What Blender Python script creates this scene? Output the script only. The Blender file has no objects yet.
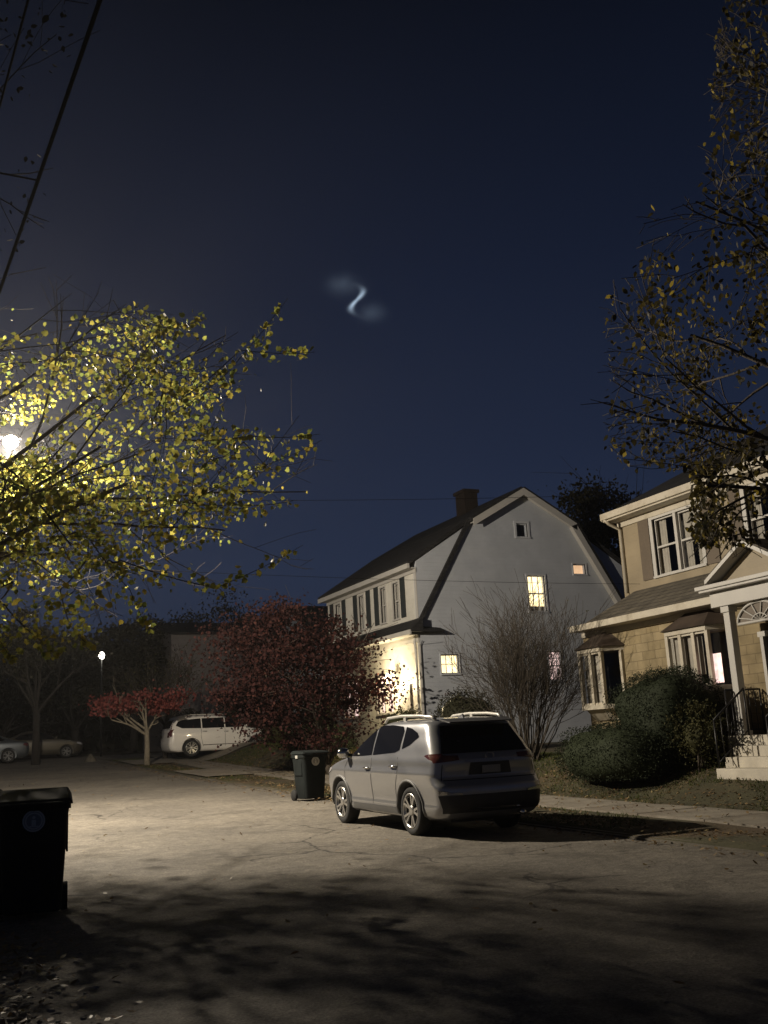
import bpy, bmesh, math, random
from mathutils import Vector, Matrix, noise
from mathutils.bvhtree import BVHTree
from math import sin, cos, pi, radians, sqrt, exp
random.seed(7)
S = bpy.context.scene
C = S.collection
R = random.Random

# ------------------------------------------------------------------ render
S.render.engine = 'CYCLES'
S.view_settings.view_transform = 'Standard'
S.view_settings.look = 'None'
S.view_settings.gamma = 1.0
S.view_settings.exposure = 0.0
S.view_settings.use_curve_mapping = False
S.cycles.max_bounces = 6
S.cycles.transparent_max_bounces = 12
S.cycles.caustics_reflective = False
S.cycles.caustics_refractive = False
S.cycles.sample_clamp_indirect = 3.0
S.cycles.use_denoising = True

# ------------------------------------------------------------------ camera (street runs along +Y)
EYE = Vector((0, 0, 1.55))
Pt, Rl, Th = radians(12.8), radians(-3.1), radians(25.4)
def _z(v): return Vector((v.x*cos(Th)+v.y*sin(Th), -v.x*sin(Th)+v.y*cos(Th), v.z))
_f = Vector((0, cos(Pt), sin(Pt))); _r0 = Vector((1, 0, 0)); _u0 = Vector((0, -sin(Pt), cos(Pt)))
_r = cos(Rl)*_r0+sin(Rl)*_u0; _u = -sin(Rl)*_r0+cos(Rl)*_u0
FW, RT, UP = _z(_f), _z(_r), _z(_u)
cd = bpy.data.cameras.new('camera'); cam = bpy.data.objects.new('camera', cd); C.objects.link(cam)
cd.sensor_fit = 'VERTICAL'; cd.sensor_height = 36; cd.lens = 36; cd.clip_end = 5000; cd.clip_start = .05
cam.matrix_world = Matrix(((RT.x, UP.x, -FW.x, EYE.x), (RT.y, UP.y, -FW.y, EYE.y), (RT.z, UP.z, -FW.z, EYE.z), (0, 0, 0, 1)))
S.camera = cam
def proj(p):
    q = Vector(p)-EYE; w = q.dot(FW)
    if w < .1: return (-9999, 9999, w)
    return (384+1024*q.dot(RT)/w, 512-1024*q.dot(UP)/w, w)
def atD(px, py, D): return EYE+(FW+RT*(px-384)/1024+UP*(512-py)/1024)*D
LAMP = Vector((1.75, 21.1, 7.78))

# ------------------------------------------------------------------ helpers
def tag(o, label=None, cat=None, group=None, kind=None):
    if label: o['label'] = label
    if cat: o['category'] = cat
    if group: o['group'] = group
    if kind: o['kind'] = kind
    return o
def empty(name, loc=(0, 0, 0), rz=0, label=None, cat=None, group=None, rx=0):
    o = bpy.data.objects.new(name, None); C.objects.link(o)
    o.location = loc; o.rotation_euler = (rx, 0, rz); o.empty_display_size = .2
    return tag(o, label, cat, group)
def copy_tree(o, parent=None):
    c = o.copy(); C.objects.link(c); c.parent = parent
    for ch in [x for x in o.children]: copy_tree(ch, c)
    return c
class MB:
    def __init__(s): s.v = []; s.f = []; s.sm = []
    def add(s, vs, fs, sm=False):
        n = len(s.v); s.v += [tuple(v) for v in vs]
        for f in fs: s.f.append(tuple(n+i for i in f)); s.sm.append(sm)
    def box(s, x0, x1, y0, y1, z0, z1):
        s.add([(x0,y0,z0),(x1,y0,z0),(x1,y1,z0),(x0,y1,z0),(x0,y0,z1),(x1,y0,z1),(x1,y1,z1),(x0,y1,z1)],
              [(0,3,2,1),(4,5,6,7),(0,1,5,4),(1,2,6,5),(2,3,7,6),(3,0,4,7)])
    def hexa(s, p): s.add(p, [(0,3,2,1),(4,5,6,7),(0,1,5,4),(1,2,6,5),(2,3,7,6),(3,0,4,7)])
    def obox(s, F, u0, u1, z0, z1, w0, w1):   # in a wall frame F(u, z, w)
        s.hexa([F(u0,z0,w0),F(u1,z0,w0),F(u1,z0,w1),F(u0,z0,w1),F(u0,z1,w0),F(u1,z1,w0),F(u1,z1,w1),F(u0,z1,w1)])
    def bar(s, a, b, w, h, up=Vector((0,0,1))):
        a, b = Vector(a), Vector(b); d = (b-a).normalized(); x = d.cross(up)
        if x.length < 1e-4: x = Vector((1,0,0))
        x.normalize(); z = x.cross(d)
        p = [a-x*w/2-z*h/2, a+x*w/2-z*h/2, b+x*w/2-z*h/2, b-x*w/2-z*h/2, a-x*w/2+z*h/2, a+x*w/2+z*h/2, b+x*w/2+z*h/2, b-x*w/2+z*h/2]
        s.hexa(p)
    def tube(s, pts, rad, n=6, cap=True, sm=True):
        pts = [Vector(p) for p in pts]
        if not hasattr(rad, '__len__'): rad = [rad]*len(pts)
        vs = []; ref = Vector((.31, .17, .93))
        for i, p in enumerate(pts):
            d = (pts[min(i+1, len(pts)-1)]-pts[max(i-1, 0)])
            if d.length < 1e-6: d = Vector((0,0,1))
            d.normalize(); x = d.cross(ref)
            if x.length < .05: x = d.cross(Vector((1,0,0)))
            x.normalize(); y = d.cross(x)
            for k in range(n):
                a = 2*pi*k/n; vs.append(p+(x*cos(a)+y*sin(a))*rad[i])
        fs = []
        for i in range(len(pts)-1):
            for k in range(n):
                fs.append((i*n+k, i*n+(k+1)%n, (i+1)*n+(k+1)%n, (i+1)*n+k))
        if cap: fs.append(tuple(range(n-1, -1, -1))); fs.append(tuple((len(pts)-1)*n+k for k in range(n)))
        s.add(vs, fs, sm)
    def lathe(s, prof, o=(0,0,0), axis='z', n=24, sm=True, ring=False):  # prof (r, h)
        vs = []
        for r, h in prof:
            for k in range(n):
                a = 2*pi*k/n; x, y = r*cos(a), r*sin(a)
                p = (x, y, h) if axis == 'z' else ((h, x, y) if axis == 'x' else (y, h, x))
                vs.append((p[0]+o[0], p[1]+o[1], p[2]+o[2]))
        fs = [(i*n+k, i*n+(k+1)%n, (i+1)*n+(k+1)%n, (i+1)*n+k) for i in range(len(prof)-1) for k in range(n)]
        if not ring:
            fs.append(tuple(range(n-1,-1,-1))); fs.append(tuple((len(prof)-1)*n+k for k in range(n)))
        s.add(vs, fs, sm)
    def prism(s, poly, d):   # poly list of 3D points, extruded by vector d
        n = len(poly); d = Vector(d)
        vs = [Vector(p) for p in poly]+[Vector(p)+d for p in poly]
        s.add(vs, [tuple(range(n-1,-1,-1)), tuple(range(n, 2*n))]+[(i, (i+1)%n, n+(i+1)%n, n+i) for i in range(n)])
    def build(s, name, m, parent=None, local=False, recalc=False, bevel=0):
        me = bpy.data.meshes.new(name)
        off = Vector((0,0,0))
        if parent is not None and not local:
            q = parent
            while q is not None: off += q.location; q = q.parent
        vs = [(v[0]-off.x, v[1]-off.y, v[2]-off.z) for v in s.v]
        me.from_pydata(vs, [], s.f); me.polygons.foreach_set('use_smooth', s.sm); me.update()
        if recalc:
            b = bmesh.new(); b.from_mesh(me); bmesh.ops.recalc_face_normals(b, faces=b.faces); b.to_mesh(me); b.free()
        o = bpy.data.objects.new(name, me); C.objects.link(o)
        if m: me.materials.append(m)
        if parent is not None: o.parent = parent
        if bevel:
            md = o.modifiers.new('bevel', 'BEVEL'); md.width = bevel; md.segments = 2; md.limit_method = 'ANGLE'
        return o

# ------------------------------------------------------------------ materials
def nodes(name):
    m = bpy.data.materials.new(name); m.use_nodes = True
    nt = m.node_tree; b = nt.nodes['Principled BSDF']; return m, nt, b
def lin(c): return tuple(c)+(1,)
def mat(name, col, rough=.6, metal=0, var=.12, scale=4, bump=0, bscale=60, spec=.5, coat=0, dirt=None, dscale=1.5):
    m, nt, b = nodes(name); N, L = nt.nodes, nt.links
    tc = N.new('ShaderNodeTexCoord'); n = N.new('ShaderNodeTexNoise'); n.inputs['Scale'].default_value = scale; n.inputs['Detail'].default_value = 6
    L.new(tc.outputs['Object'], n.inputs['Vector'])
    r = N.new('ShaderNodeValToRGB'); e = r.color_ramp.elements
    e[0].position = .3; e[1].position = .7
    e[0].color = lin([max(0, c*(1-var)) for c in col]); e[1].color = lin([min(1, c*(1+var)) for c in col])
    L.new(n.outputs['Fac'], r.inputs['Fac']); out = r.outputs['Color']
    if dirt:
        n3 = N.new('ShaderNodeTexNoise'); n3.inputs['Scale'].default_value = dscale; n3.inputs['Detail'].default_value = 8; n3.inputs['Roughness'].default_value = .7
        L.new(tc.outputs['Object'], n3.inputs['Vector'])
        r3 = N.new('ShaderNodeValToRGB'); r3.color_ramp.elements[0].position = .48; r3.color_ramp.elements[1].position = .68
        L.new(n3.outputs['Fac'], r3.inputs['Fac'])
        mx = N.new('ShaderNodeMixRGB'); mx.inputs['Color2'].default_value = lin(dirt); L.new(out, mx.inputs['Color1']); L.new(r3.outputs['Color'], mx.inputs['Fac']); out = mx.outputs['Color']
    L.new(out, b.inputs['Base Color'])
    b.inputs['Roughness'].default_value = rough; b.inputs['Metallic'].default_value = metal; b.inputs['Specular IOR Level'].default_value = spec
    if coat: b.inputs['Coat Weight'].default_value = coat; b.inputs['Coat Roughness'].default_value = .05
    if bump:
        n2 = N.new('ShaderNodeTexNoise'); n2.inputs['Scale'].default_value = bscale; n2.inputs['Detail'].default_value = 5
        L.new(tc.outputs['Object'], n2.inputs['Vector'])
        bp = N.new('ShaderNodeBump'); bp.inputs['Strength'].default_value = bump; bp.inputs['Distance'].default_value = .02
        L.new(n2.outputs['Fac'], bp.inputs['Height']); L.new(bp.outputs['Normal'], b.inputs['Normal'])
    return m
def emit(name, col, st, var=0, scale=8):
    m, nt, b = nodes(name); N, L = nt.nodes, nt.links
    b.inputs['Base Color'].default_value = lin([c*.5 for c in col]); b.inputs['Emission Color'].default_value = lin(col); b.inputs['Emission Strength'].default_value = st
    if var:
        tc = N.new('ShaderNodeTexCoord'); n = N.new('ShaderNodeTexNoise'); n.inputs['Scale'].default_value = scale
        L.new(tc.outputs['Object'], n.inputs['Vector']); r = N.new('ShaderNodeMapRange'); r.inputs['To Min'].default_value = st*(1-var); r.inputs['To Max'].default_value = st*(1+var)
        r.inputs['From Min'].default_value = .3; r.inputs['From Max'].default_value = .7
        L.new(n.outputs['Fac'], r.inputs['Value']); L.new(r.outputs['Result'], b.inputs['Emission Strength'])
    return m
def siding(name, col, course=.13, axis=2, var=.08, dirt=None):
    m = mat(name, col, .6, 0, var, 1.3, 0, dirt=dirt, dscale=.9); nt = m.node_tree; N, L = nt.nodes, nt.links; b = N['Principled BSDF']
    tc = N.new('ShaderNodeTexCoord'); sp = N.new('ShaderNodeSeparateXYZ'); L.new(tc.outputs['Object'], sp.inputs[0])
    d = N.new('ShaderNodeMath'); d.operation = 'DIVIDE'; d.inputs[1].default_value = course; L.new(sp.outputs[axis], d.inputs[0])
    fr = N.new('ShaderNodeMath'); fr.operation = 'FRACT'; L.new(d.outputs[0], fr.inputs[0])
    iv = N.new('ShaderNodeMath'); iv.operation = 'SUBTRACT'; iv.inputs[0].default_value = 1; L.new(fr.outputs[0], iv.inputs[1])
    bp = N.new('ShaderNodeBump'); bp.inputs['Strength'].default_value = .8; bp.inputs['Distance'].default_value = .02
    L.new(iv.outputs[0], bp.inputs['Height']); L.new(bp.outputs['Normal'], b.inputs['Normal']); bp.inputs['Strength'].default_value = .6
    return m
def masonry(name, c1, c2, mortar, bw=.42, rh=.19, swz=True):
    m, nt, b = nodes(name); N, L = nt.nodes, nt.links
    tc = N.new('ShaderNodeTexCoord'); sp = N.new('ShaderNodeSeparateXYZ'); cb = N.new('ShaderNodeCombineXYZ'); ad = N.new('ShaderNodeMath'); ad.operation = 'ADD'
    L.new(tc.outputs['Object'], sp.inputs[0]); L.new(sp.outputs[0], ad.inputs[0]); L.new(sp.outputs[1], ad.inputs[1])
    L.new(ad.outputs[0], cb.inputs[0]); L.new(sp.outputs[2], cb.inputs[1])
    br = N.new('ShaderNodeTexBrick'); br.inputs['Scale'].default_value = 1; br.inputs['Brick Width'].default_value = bw; br.inputs['Row Height'].default_value = rh
    br.inputs['Mortar Size'].default_value = .008; br.inputs['Mortar Smooth'].default_value = .3; br.inputs['Bias'].default_value = 0
    br.inputs['Color1'].default_value = lin(c1); br.inputs['Color2'].default_value = lin(c2); br.inputs['Mortar'].default_value = lin(mortar)
    L.new(cb.outputs[0], br.inputs['Vector'])
    n = N.new('ShaderNodeTexNoise'); n.inputs['Scale'].default_value = 3; n.inputs['Detail'].default_value = 8; L.new(tc.outputs['Object'], n.inputs['Vector'])
    mx = N.new('ShaderNodeMixRGB'); mx.blend_type = 'OVERLAY'; mx.inputs['Fac'].default_value = .5; L.new(br.outputs['Color'], mx.inputs['Color1']); L.new(n.outputs['Fac'], mx.inputs['Color2'])
    L.new(mx.outputs['Color'], b.inputs['Base Color']); b.inputs['Roughness'].default_value = .9; b.inputs['Specular IOR Level'].default_value = .15
    ml = N.new('ShaderNodeMath'); ml.operation = 'MULTIPLY_ADD'; ml.inputs[1].default_value = -1.0
    L.new(br.outputs['Fac'], ml.inputs[0]); L.new(n.outputs['Fac'], ml.inputs[2])
    bp = N.new('ShaderNodeBump'); bp.inputs['Strength'].default_value = .6; bp.inputs['Distance'].default_value = .015
    L.new(ml.outputs[0], bp.inputs['Height']); L.new(bp.outputs['Normal'], b.inputs['Normal'])
    return m
def leafmat(name, cols, trans=.5, rough=.45):
    m, nt, b = nodes(name); N, L = nt.nodes, nt.links
    geo = N.new('ShaderNodeNewGeometry'); r = N.new('ShaderNodeValToRGB'); e = r.color_ramp.elements
    e[0].color = lin(cols[0]); e[1].color = lin(cols[-1])
    for i, c in enumerate(cols[1:-1]): x = e.new((i+1)/(len(cols)-1)); x.color = lin(c)
    L.new(geo.outputs['Random Per Island'], r.inputs['Fac'])
    L.new(r.outputs['Color'], b.inputs['Base Color']); b.inputs['Roughness'].default_value = rough; b.inputs['Specular IOR Level'].default_value = .2
    t = N.new('ShaderNodeBsdfTranslucent'); L.new(r.outputs['Color'], t.inputs['Color'])
    mx = N.new('ShaderNodeMixShader'); mx.inputs[0].default_value = trans
    L.new(b.outputs[0], mx.inputs[1]); L.new(t.outputs[0], mx.inputs[2]); L.new(mx.outputs[0], N['Material Output'].inputs['Surface'])
    return m
def clearglass(name, tint=(.9,.92,.95)):
    m, nt, b = nodes(name); N, L = nt.nodes, nt.links
    tr = N.new('ShaderNodeBsdfTransparent'); tr.inputs['Color'].default_value = lin(tint)
    gl = N.new('ShaderNodeBsdfGlossy'); gl.inputs['Roughness'].default_value = .03
    lw = N.new('ShaderNodeLayerWeight'); p5 = N.new('ShaderNodeMath'); p5.operation = 'POWER'; p5.inputs[1].default_value = 5; L.new(lw.outputs['Facing'], p5.inputs[0])
    fr = N.new('ShaderNodeMath'); fr.operation = 'MULTIPLY_ADD'; fr.inputs[1].default_value = .9; fr.inputs[2].default_value = .05; L.new(p5.outputs[0], fr.inputs[0])
    mx = N.new('ShaderNodeMixShader'); L.new(fr.outputs[0], mx.inputs[0]); L.new(tr.outputs[0], mx.inputs[1]); L.new(gl.outputs[0], mx.inputs[2])
    L.new(mx.outputs[0], N['Material Output'].inputs['Surface']); return m

M = {}
M['asphalt'] = None
M['concrete'] = mat('concrete', (.235,.21,.17), .85, 0, .2, 2.5, .5, 40, dirt=(.16,.13,.10))
M['kerb'] = mat('kerb_stone', (.11,.097,.075), .85, 0, .25, 3, .5, 30)
M['white_trim'] = mat('white_trim', (.44,.425,.395), .5, 0, .05, 3)
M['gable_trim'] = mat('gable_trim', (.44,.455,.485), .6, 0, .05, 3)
M['dark_bark'] = mat('dark_bark', (.022,.019,.016), .95, 0, .3, 8)
M['cream_trim'] = mat('cream_trim', (.46,.42,.34), .5, 0, .06, 3, dirt=(.32,.28,.21))
M['white_siding'] = siding('white_siding', (.42,.44,.475), .13, dirt=(.37,.39,.43))
M['front_siding_lit'] = siding('front_siding_lit', (.60,.58,.52), .13, dirt=(.5,.48,.42))  # lighter, warmer copy of the white siding, lamplight put into its colour
M['tan_siding'] = siding('tan_shingle_siding', (.24,.195,.125), .18, var=.15)
M['tan_stone'] = masonry('tan_stone', (.27,.22,.135), (.225,.18,.105), (.17,.135,.085))
M['foundation'] = masonry('foundation', (.22,.18,.12), (.18,.15,.10), (.12,.10,.08), .3, .12)
M['shingle'] = masonry('dark_shingle', (.02,.02,.022), (.03,.029,.03), (.012,.012,.012), .3, .11)
M['grey_shingle'] = masonry('grey_shingle', (.13,.115,.09), (.10,.09,.075), (.05,.045,.04), .3, .1)
M['bay_metal'] = mat('bay_roof_metal', (.055,.04,.03), .6, 0, .3, 3)
M['brick'] = masonry('chimney_brick', (.022,.015,.012), (.017,.012,.01), (.02,.018,.016), .22, .075)
M['shutter_dark'] = siding('dark_shutter', (.025,.03,.03), .05)
M['shutter_brown'] = siding('brown_shutter', (.11,.085,.06), .05)
M['glass'] = clearglass('window_glass')
M['dark_room'] = mat('dark_room', (.02,.018,.016), .9)
M['curtain'] = mat('curtain', (.40,.36,.29), .9, 0, .15, 6, .6, 8)
M['door_brown'] = mat('door_brown', (.10,.06,.035), .5, 0, .2, 4)
M['iron'] = mat('black_iron', (.015,.015,.016), .45, .3, .1)
M['step'] = mat('step_stone', (.50,.46,.38), .8, 0, .15, 3, .3, 50)
M['bark'] = mat('bark', (.075,.06,.045), .9, 0, .35, 9, .9, 25)
M['pale_bark'] = mat('pale_bark', (.22,.19,.14), .9, 0, .25, 9, .9, 25)
M['twig'] = mat('twig', (.05,.04,.029), .9, 0, .3, 6)
M['leaf_yellow'] = leafmat('leaf_yellow', [(.20,.19,.04),(.29,.28,.055),(.16,.20,.05),(.32,.25,.045),(.11,.15,.04)], .66)
M['leaf_dark'] = leafmat('leaf_dark', [(.035,.032,.014),(.06,.048,.018),(.03,.03,.015),(.09,.07,.02),(.05,.045,.02),(.42,.32,.05)], .45, .6)
M['leaf_burgundy'] = leafmat('leaf_burgundy', [(.034,.011,.011),(.05,.016,.014),(.02,.008,.008),(.085,.03,.022)], .3, .8)
M['leaf_red'] = leafmat('leaf_red', [(.24,.06,.055),(.32,.095,.08),(.17,.04,.04)], .4)
M['leaf_green'] = leafmat('leaf_green', [(.021,.028,.014),(.03,.039,.019),(.016,.021,.011)], .15, .75)
M['leaf_olive'] = leafmat('leaf_olive', [(.05,.052,.018),(.075,.068,.025),(.03,.034,.014)], .2, .7)
M['leaf_night'] = leafmat('leaf_night', [(.03,.03,.018),(.045,.04,.022),(.02,.022,.014)], .2)
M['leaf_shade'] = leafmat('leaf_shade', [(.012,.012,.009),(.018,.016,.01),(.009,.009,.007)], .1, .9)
M['rubber'] = mat('cable_rubber', (.006,.006,.006), .9, spec=.1)
M['litter'] = leafmat('leaf_litter', [(.17,.11,.055),(.25,.17,.085),(.11,.07,.035),(.30,.24,.12),(.17,.09,.045)], .15)
M['grass'] = leafmat('grass_blade', [(.05,.07,.016),(.08,.10,.025),(.09,.085,.03)], .3)
M['silver'] = mat('silver_paint', (.34,.345,.36), .30, .6, .02, 3, coat=1)
M['white_paint'] = mat('white_paint', (.82,.79,.74), .3, 0, .02, 3, coat=.6)
M['grey_paint'] = mat('grey_paint', (.08,.09,.10), .3, .5, .02, 3, coat=.6)
M['ochre_paint'] = mat('pale_paint', (.09,.08,.06), .3, .3, .02, 3, coat=.6)
M['car_glass'] = mat('car_glass', (.008,.008,.009), .08, 0, .05, 2, spec=.5)
M['black_plastic'] = mat('black_plastic', (.03,.03,.032), .6, 0, .15, 8)
M['tyre'] = mat('tyre', (.018,.018,.018), .85, 0, .2, 10)
M['rim'] = mat('alloy_rim', (.55,.54,.52), .3, .8, .05)
M['chrome'] = mat('chrome', (.75,.75,.74), .15, 1, .02)
M['red_lens'] = mat('red_lens', (.09,.025,.025), .15, 0, .1, coat=.8)
M['clear_lens'] = mat('clear_lens', (.55,.53,.55), .15, .2, .1, coat=.8)
M['plate'] = mat('plate', (.22,.22,.22), .5)
M['bin_plastic'] = mat('bin_plastic', (.010,.013,.013), .8, 0, .2, 6, .15, 90, spec=.2)
M['seal'] = mat('seal_print', (.62,.60,.54), .6, 0, .1)
M['seal_dark'] = mat('seal_print_dark', (.30,.29,.26), .6, 0, .1)
M['wood_pole'] = mat('wood_pole', (.06,.045,.03), .9, 0, .3, 5, .5, 30)
M['lamp_metal'] = mat('lamp_metal', (.25,.25,.25), .5, .6)
M['lens_glow'] = emit('street_lamp_lens', (1,.86,.60), 60)
M['porch_glow'] = emit('porch_lantern', (1,.80,.45), 30)
M['lit_yellow'] = emit('lit_window', (1,.76,.38), 2.6, .35, 3)
M['lit_orange'] = emit('lit_blind', (1,.62,.34), .95, .15, 3)
M['lit_pink'] = emit('lit_curtain', (1,.70,.62), 1.2, .35, 9)
M['far_glow'] = emit('far_lamp', (1,.95,.8), 25)

# asphalt
def asphalt():
    m, nt, b = nodes('asphalt'); N, L = nt.nodes, nt.links
    tc = N.new('ShaderNodeTexCoord'); O = tc.outputs['Object']
    def noi(sc, det=6, ro=.6):
        n = N.new('ShaderNodeTexNoise'); n.inputs['Scale'].default_value = sc; n.inputs['Detail'].default_value = det; n.inputs['Roughness'].default_value = ro; L.new(O, n.inputs['Vector']); return n.outputs['Fac']
    def ramp(x, p0, c0, p1, c1):
        r = N.new('ShaderNodeValToRGB'); e = r.color_ramp.elements; e[0].position = p0; e[1].position = p1; e[0].color = lin(c0); e[1].color = lin(c1); L.new(x, r.inputs['Fac']); return r.outputs['Color']
    def mix(f, a, c, mode='MIX'):
        x = N.new('ShaderNodeMixRGB'); x.blend_type = mode
        for i, v in zip(('Fac','Color1','Color2'), (f, a, c)):
            if hasattr(v, 'links') or hasattr(v, 'is_linked'): L.new(v, x.inputs[i])
            elif isinstance(v, tuple): x.inputs[i].default_value = lin(v)
            else: x.inputs[i].default_value = v
        return x.outputs['Color']
    base = ramp(noi(.35, 8, .65), .35, (.125,.113,.096), .66, (.205,.184,.151))
    base = mix(.6, base, ramp(noi(45, 4, .8), .35, (.12,.12,.12), .65, (.9,.9,.9)), 'OVERLAY')
    mt_ = ramp(noi(7, 6, .75), .38, (.30,.30,.30), .62, (.70,.70,.70)); base = mix(.55, base, mt_, 'OVERLAY')
    # cracks
    wv = N.new('ShaderNodeTexNoise'); wv.inputs['Scale'].default_value = 1.2; wv.inputs['Detail'].default_value = 5; L.new(O, wv.inputs['Vector'])
    ad = N.new('ShaderNodeMixRGB'); ad.blend_type = 'ADD'; ad.inputs['Fac'].default_value = .9; L.new(O, ad.inputs['Color1']); L.new(wv.outputs['Color'], ad.inputs['Color2'])
    vo = N.new('ShaderNodeTexVoronoi'); vo.feature = 'DISTANCE_TO_EDGE'; vo.inputs['Scale'].default_value = .33; L.new(ad.outputs['Color'], vo.inputs['Vector'])
    cr = ramp(vo.outputs['Distance'], .003, (1,1,1), .010, (0,0,0))
    msk = ramp(noi(.25, 3), .5, (0,0,0), .56, (1,1,1))
    cf = mix(1.0, cr, msk, 'MULTIPLY')
    base = mix(cf, base, (.045,.04,.035))
    # darker repaired patches
    pt = ramp(noi(.9, 4, .5), .62, (0,0,0), .66, (1,1,1))
    half = N.new('ShaderNodeMath'); half.operation = 'MULTIPLY'; half.inputs[1].default_value = .35; L.new(pt, half.inputs[0])
    base = mix(half.outputs[0], base, (.06,.053,.045))
    L.new(base, b.inputs['Base Color']); b.inputs['Roughness'].default_value = .85; b.inputs['Specular IOR Level'].default_value = .3
    bp = N.new('ShaderNodeBump'); bp.inputs['Strength'].default_value = .55; bp.inputs['Distance'].default_value = .012; L.new(noi(70, 4), bp.inputs['Height'])
    b2 = N.new('ShaderNodeBump'); b2.inputs['Strength'].default_value = .7; b2.inputs['Distance'].default_value = .05; L.new(noi(3.5, 8, .7), b2.inputs['Height']); L.new(bp.outputs['Normal'], b2.inputs['Normal'])
    L.new(b2.outputs['Normal'], b.inputs['Normal']); return m
M['asphalt'] = asphalt()
def soil():
    m = mat('lawn_soil', (.05,.046,.022), .95, 0, .35, 1.6, .9, 25, dirt=(.10,.065,.035), dscale=.5); return m
M['soil'] = soil()

# ------------------------------------------------------------------ world: dusk sky, darker overhead
W = bpy.data.worlds.new('World'); S.world = W; W.use_nodes = True
nt = W.node_tree; N, L = nt.nodes, nt.links; bg = N['Background']
tc = N.new('ShaderNodeTexCoord'); sp = N.new('ShaderNodeSeparateXYZ'); L.new(tc.outputs['Generated'], sp.inputs[0])
rp = N.new('ShaderNodeValToRGB'); L.new(sp.outputs[2], rp.inputs['Fac'])
def s2l(c): return tuple(((x/255)/12.92 if x/255 <= .04045 else ((x/255+.055)/1.055)**2.4) for x in c)
el = rp.color_ramp.elements
for i, (p, c) in enumerate([(0,(34,42,58)),(.17,(34,44,66)),(.28,(27,36,57)),(.43,(19,27,46)),(.64,(7,12,24)),(1,(4,7,15))]):
    e = el[i] if i < 2 else el.new(p); e.position = p; e.color = lin(s2l(c))
wn = N.new('ShaderNodeTexNoise'); wn.inputs['Scale'].default_value = 2.2; wn.inputs['Detail'].default_value = 4; L.new(tc.outputs['Generated'], wn.inputs['Vector'])
mr = N.new('ShaderNodeMapRange'); mr.inputs['To Min'].default_value = .85; mr.inputs['To Max'].default_value = 1.15; L.new(wn.outputs['Fac'], mr.inputs['Value'])
L.new(rp.outputs['Color'], bg.inputs['Color']); L.new(mr.outputs['Result'], bg.inputs['Strength'])

# ------------------------------------------------------------------ terrain
def base(y):
    y = max(y, 0)
    if y > 55: return base(55)+.012*min(y-55, 40)
    return .012*y+.00036*y*y
def sst(t): t = max(0, min(1, t)); return t*t*(3-2*t)
RX0, RX1 = .35, 8.8
def H(x, y):
    z = base(y)
    if x > RX1: z += .035+.64*sst((x-11.9)/2.25)
    elif x < RX0: z += .04+.05*sst((RX0-x)/3)
    if (x > RX1 or x < RX0) and y < 51: z += .02*noise.noise(Vector((x*.7, y*.7, 0)))
    return z
def frange(a, b, st):
    o = []; x = a
    while x < b-1e-6: o.append(x); x += st
    return o+[b]
def sheet(name, xs, ys, zf, m, **k):
    b = MB(); nx = len(xs)
    b.add([(x, y, zf(x, y)) for y in ys for x in xs], [(j*nx+i, j*nx+i+1, (j+1)*nx+i+1, (j+1)*nx+i) for j in range(len(ys)-1) for i in range(nx-1)], True)
    return tag(b.build(name, m), **k)
ysR = frange(-40, 51.5, 1.0)
xs = [-600,-300,-150,-80,-45,-25]+frange(-15, RX0-.001, 1.0)+[RX0+.02, RX1-.02, RX1+.001]+frange(9.3, 30, .6)+[36,45,60,90,160,300,600]
ys = [-600,-200,-80]+frange(-40, 70, 1.0)+[80,95,120,170,300,700]
def groundz(x, y):
    if RX0 < x < RX1 and y < 51.5: return base(y)-.12
    if y > 51.5 and y < 59.5: return base(y)-.12
    if y >= 59.5: return base(y)+.05
    return H(x, y)
sheet('ground', xs, sorted(set(ys+[51.501, 59.499])), groundz, M['soil'], kind='structure')
sheet('road', frange(RX0, RX1, .65), ysR, lambda x, y: base(y)+.0015*0, M['asphalt'], kind='structure')
sheet('cross_road', frange(-40, 60, 4), [51.5, 54, 57, 59.5], lambda x, y: base(y), M['asphalt'], kind='structure')
def kerb(x0, x1, name):
    b = MB()
    yy = frange(-40, 51.4, 1.2)
    for y in yy[:-1]:
        y1 = y+1.19; z0 = base(y); z1 = base(y1)
        j = random.uniform(-.006, .006)
        b.hexa([(x0+j,y,z0-.1),(x1+j,y,z0-.1),(x1+j,y1,z1-.1),(x0+j,y1,z1-.1),(x0+j,y,z0+.02),(x1+j,y,z0+.038),(x1+j,y1,z1+.038),(x0+j,y1,z1+.02)])
    tag(b.build(name, M['kerb']), kind='structure')
kerb(RX1-.06, RX1+.09, 'kerb'); kerb(RX0-.09, RX0+.06, 'kerb')
def pave(x0, x1, y0, y1, name, m, dz=.012, step=1.5):
    b = MB(); y = y0
    while y < y1:
        yb = min(y+step-.02, y1); j = random.uniform(-.004, .004)
        b.hexa([(x0,y,H(x0,y)-.1),(x1,y,H(x1,y)-.1),(x1,yb,H(x1,yb)-.1),(x0,yb,H(x0,yb)-.1),(x0,y,H(x0,y)+dz+j+.02),(x1,y,H(x1,y)+dz+j+.02),(x1,yb,H(x1,yb)+dz+j+.02),(x0,yb,H(x0,yb)+dz+j+.02)])
        y += step
    return tag(b.build(name, m), kind='structure')
pave(10.5, 11.85, -30, 50, 'sidewalk', M['concrete'])
def drive(x0, x1, y0, y1, name, m):
    xs_ = frange(x0, x1, .5)
    return sheet(name, xs_, [y0, (y0*2+y1)/3, (y0+2*y1)/3, y1], lambda x, y: H(x, y)+.045, m, kind='structure')
drive(8.9, 20, 44.0, 48.2, 'driveway', M['concrete'])
drive(8.9, 10.5, 33.0, 37.5, 'path', M['concrete'])

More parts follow.
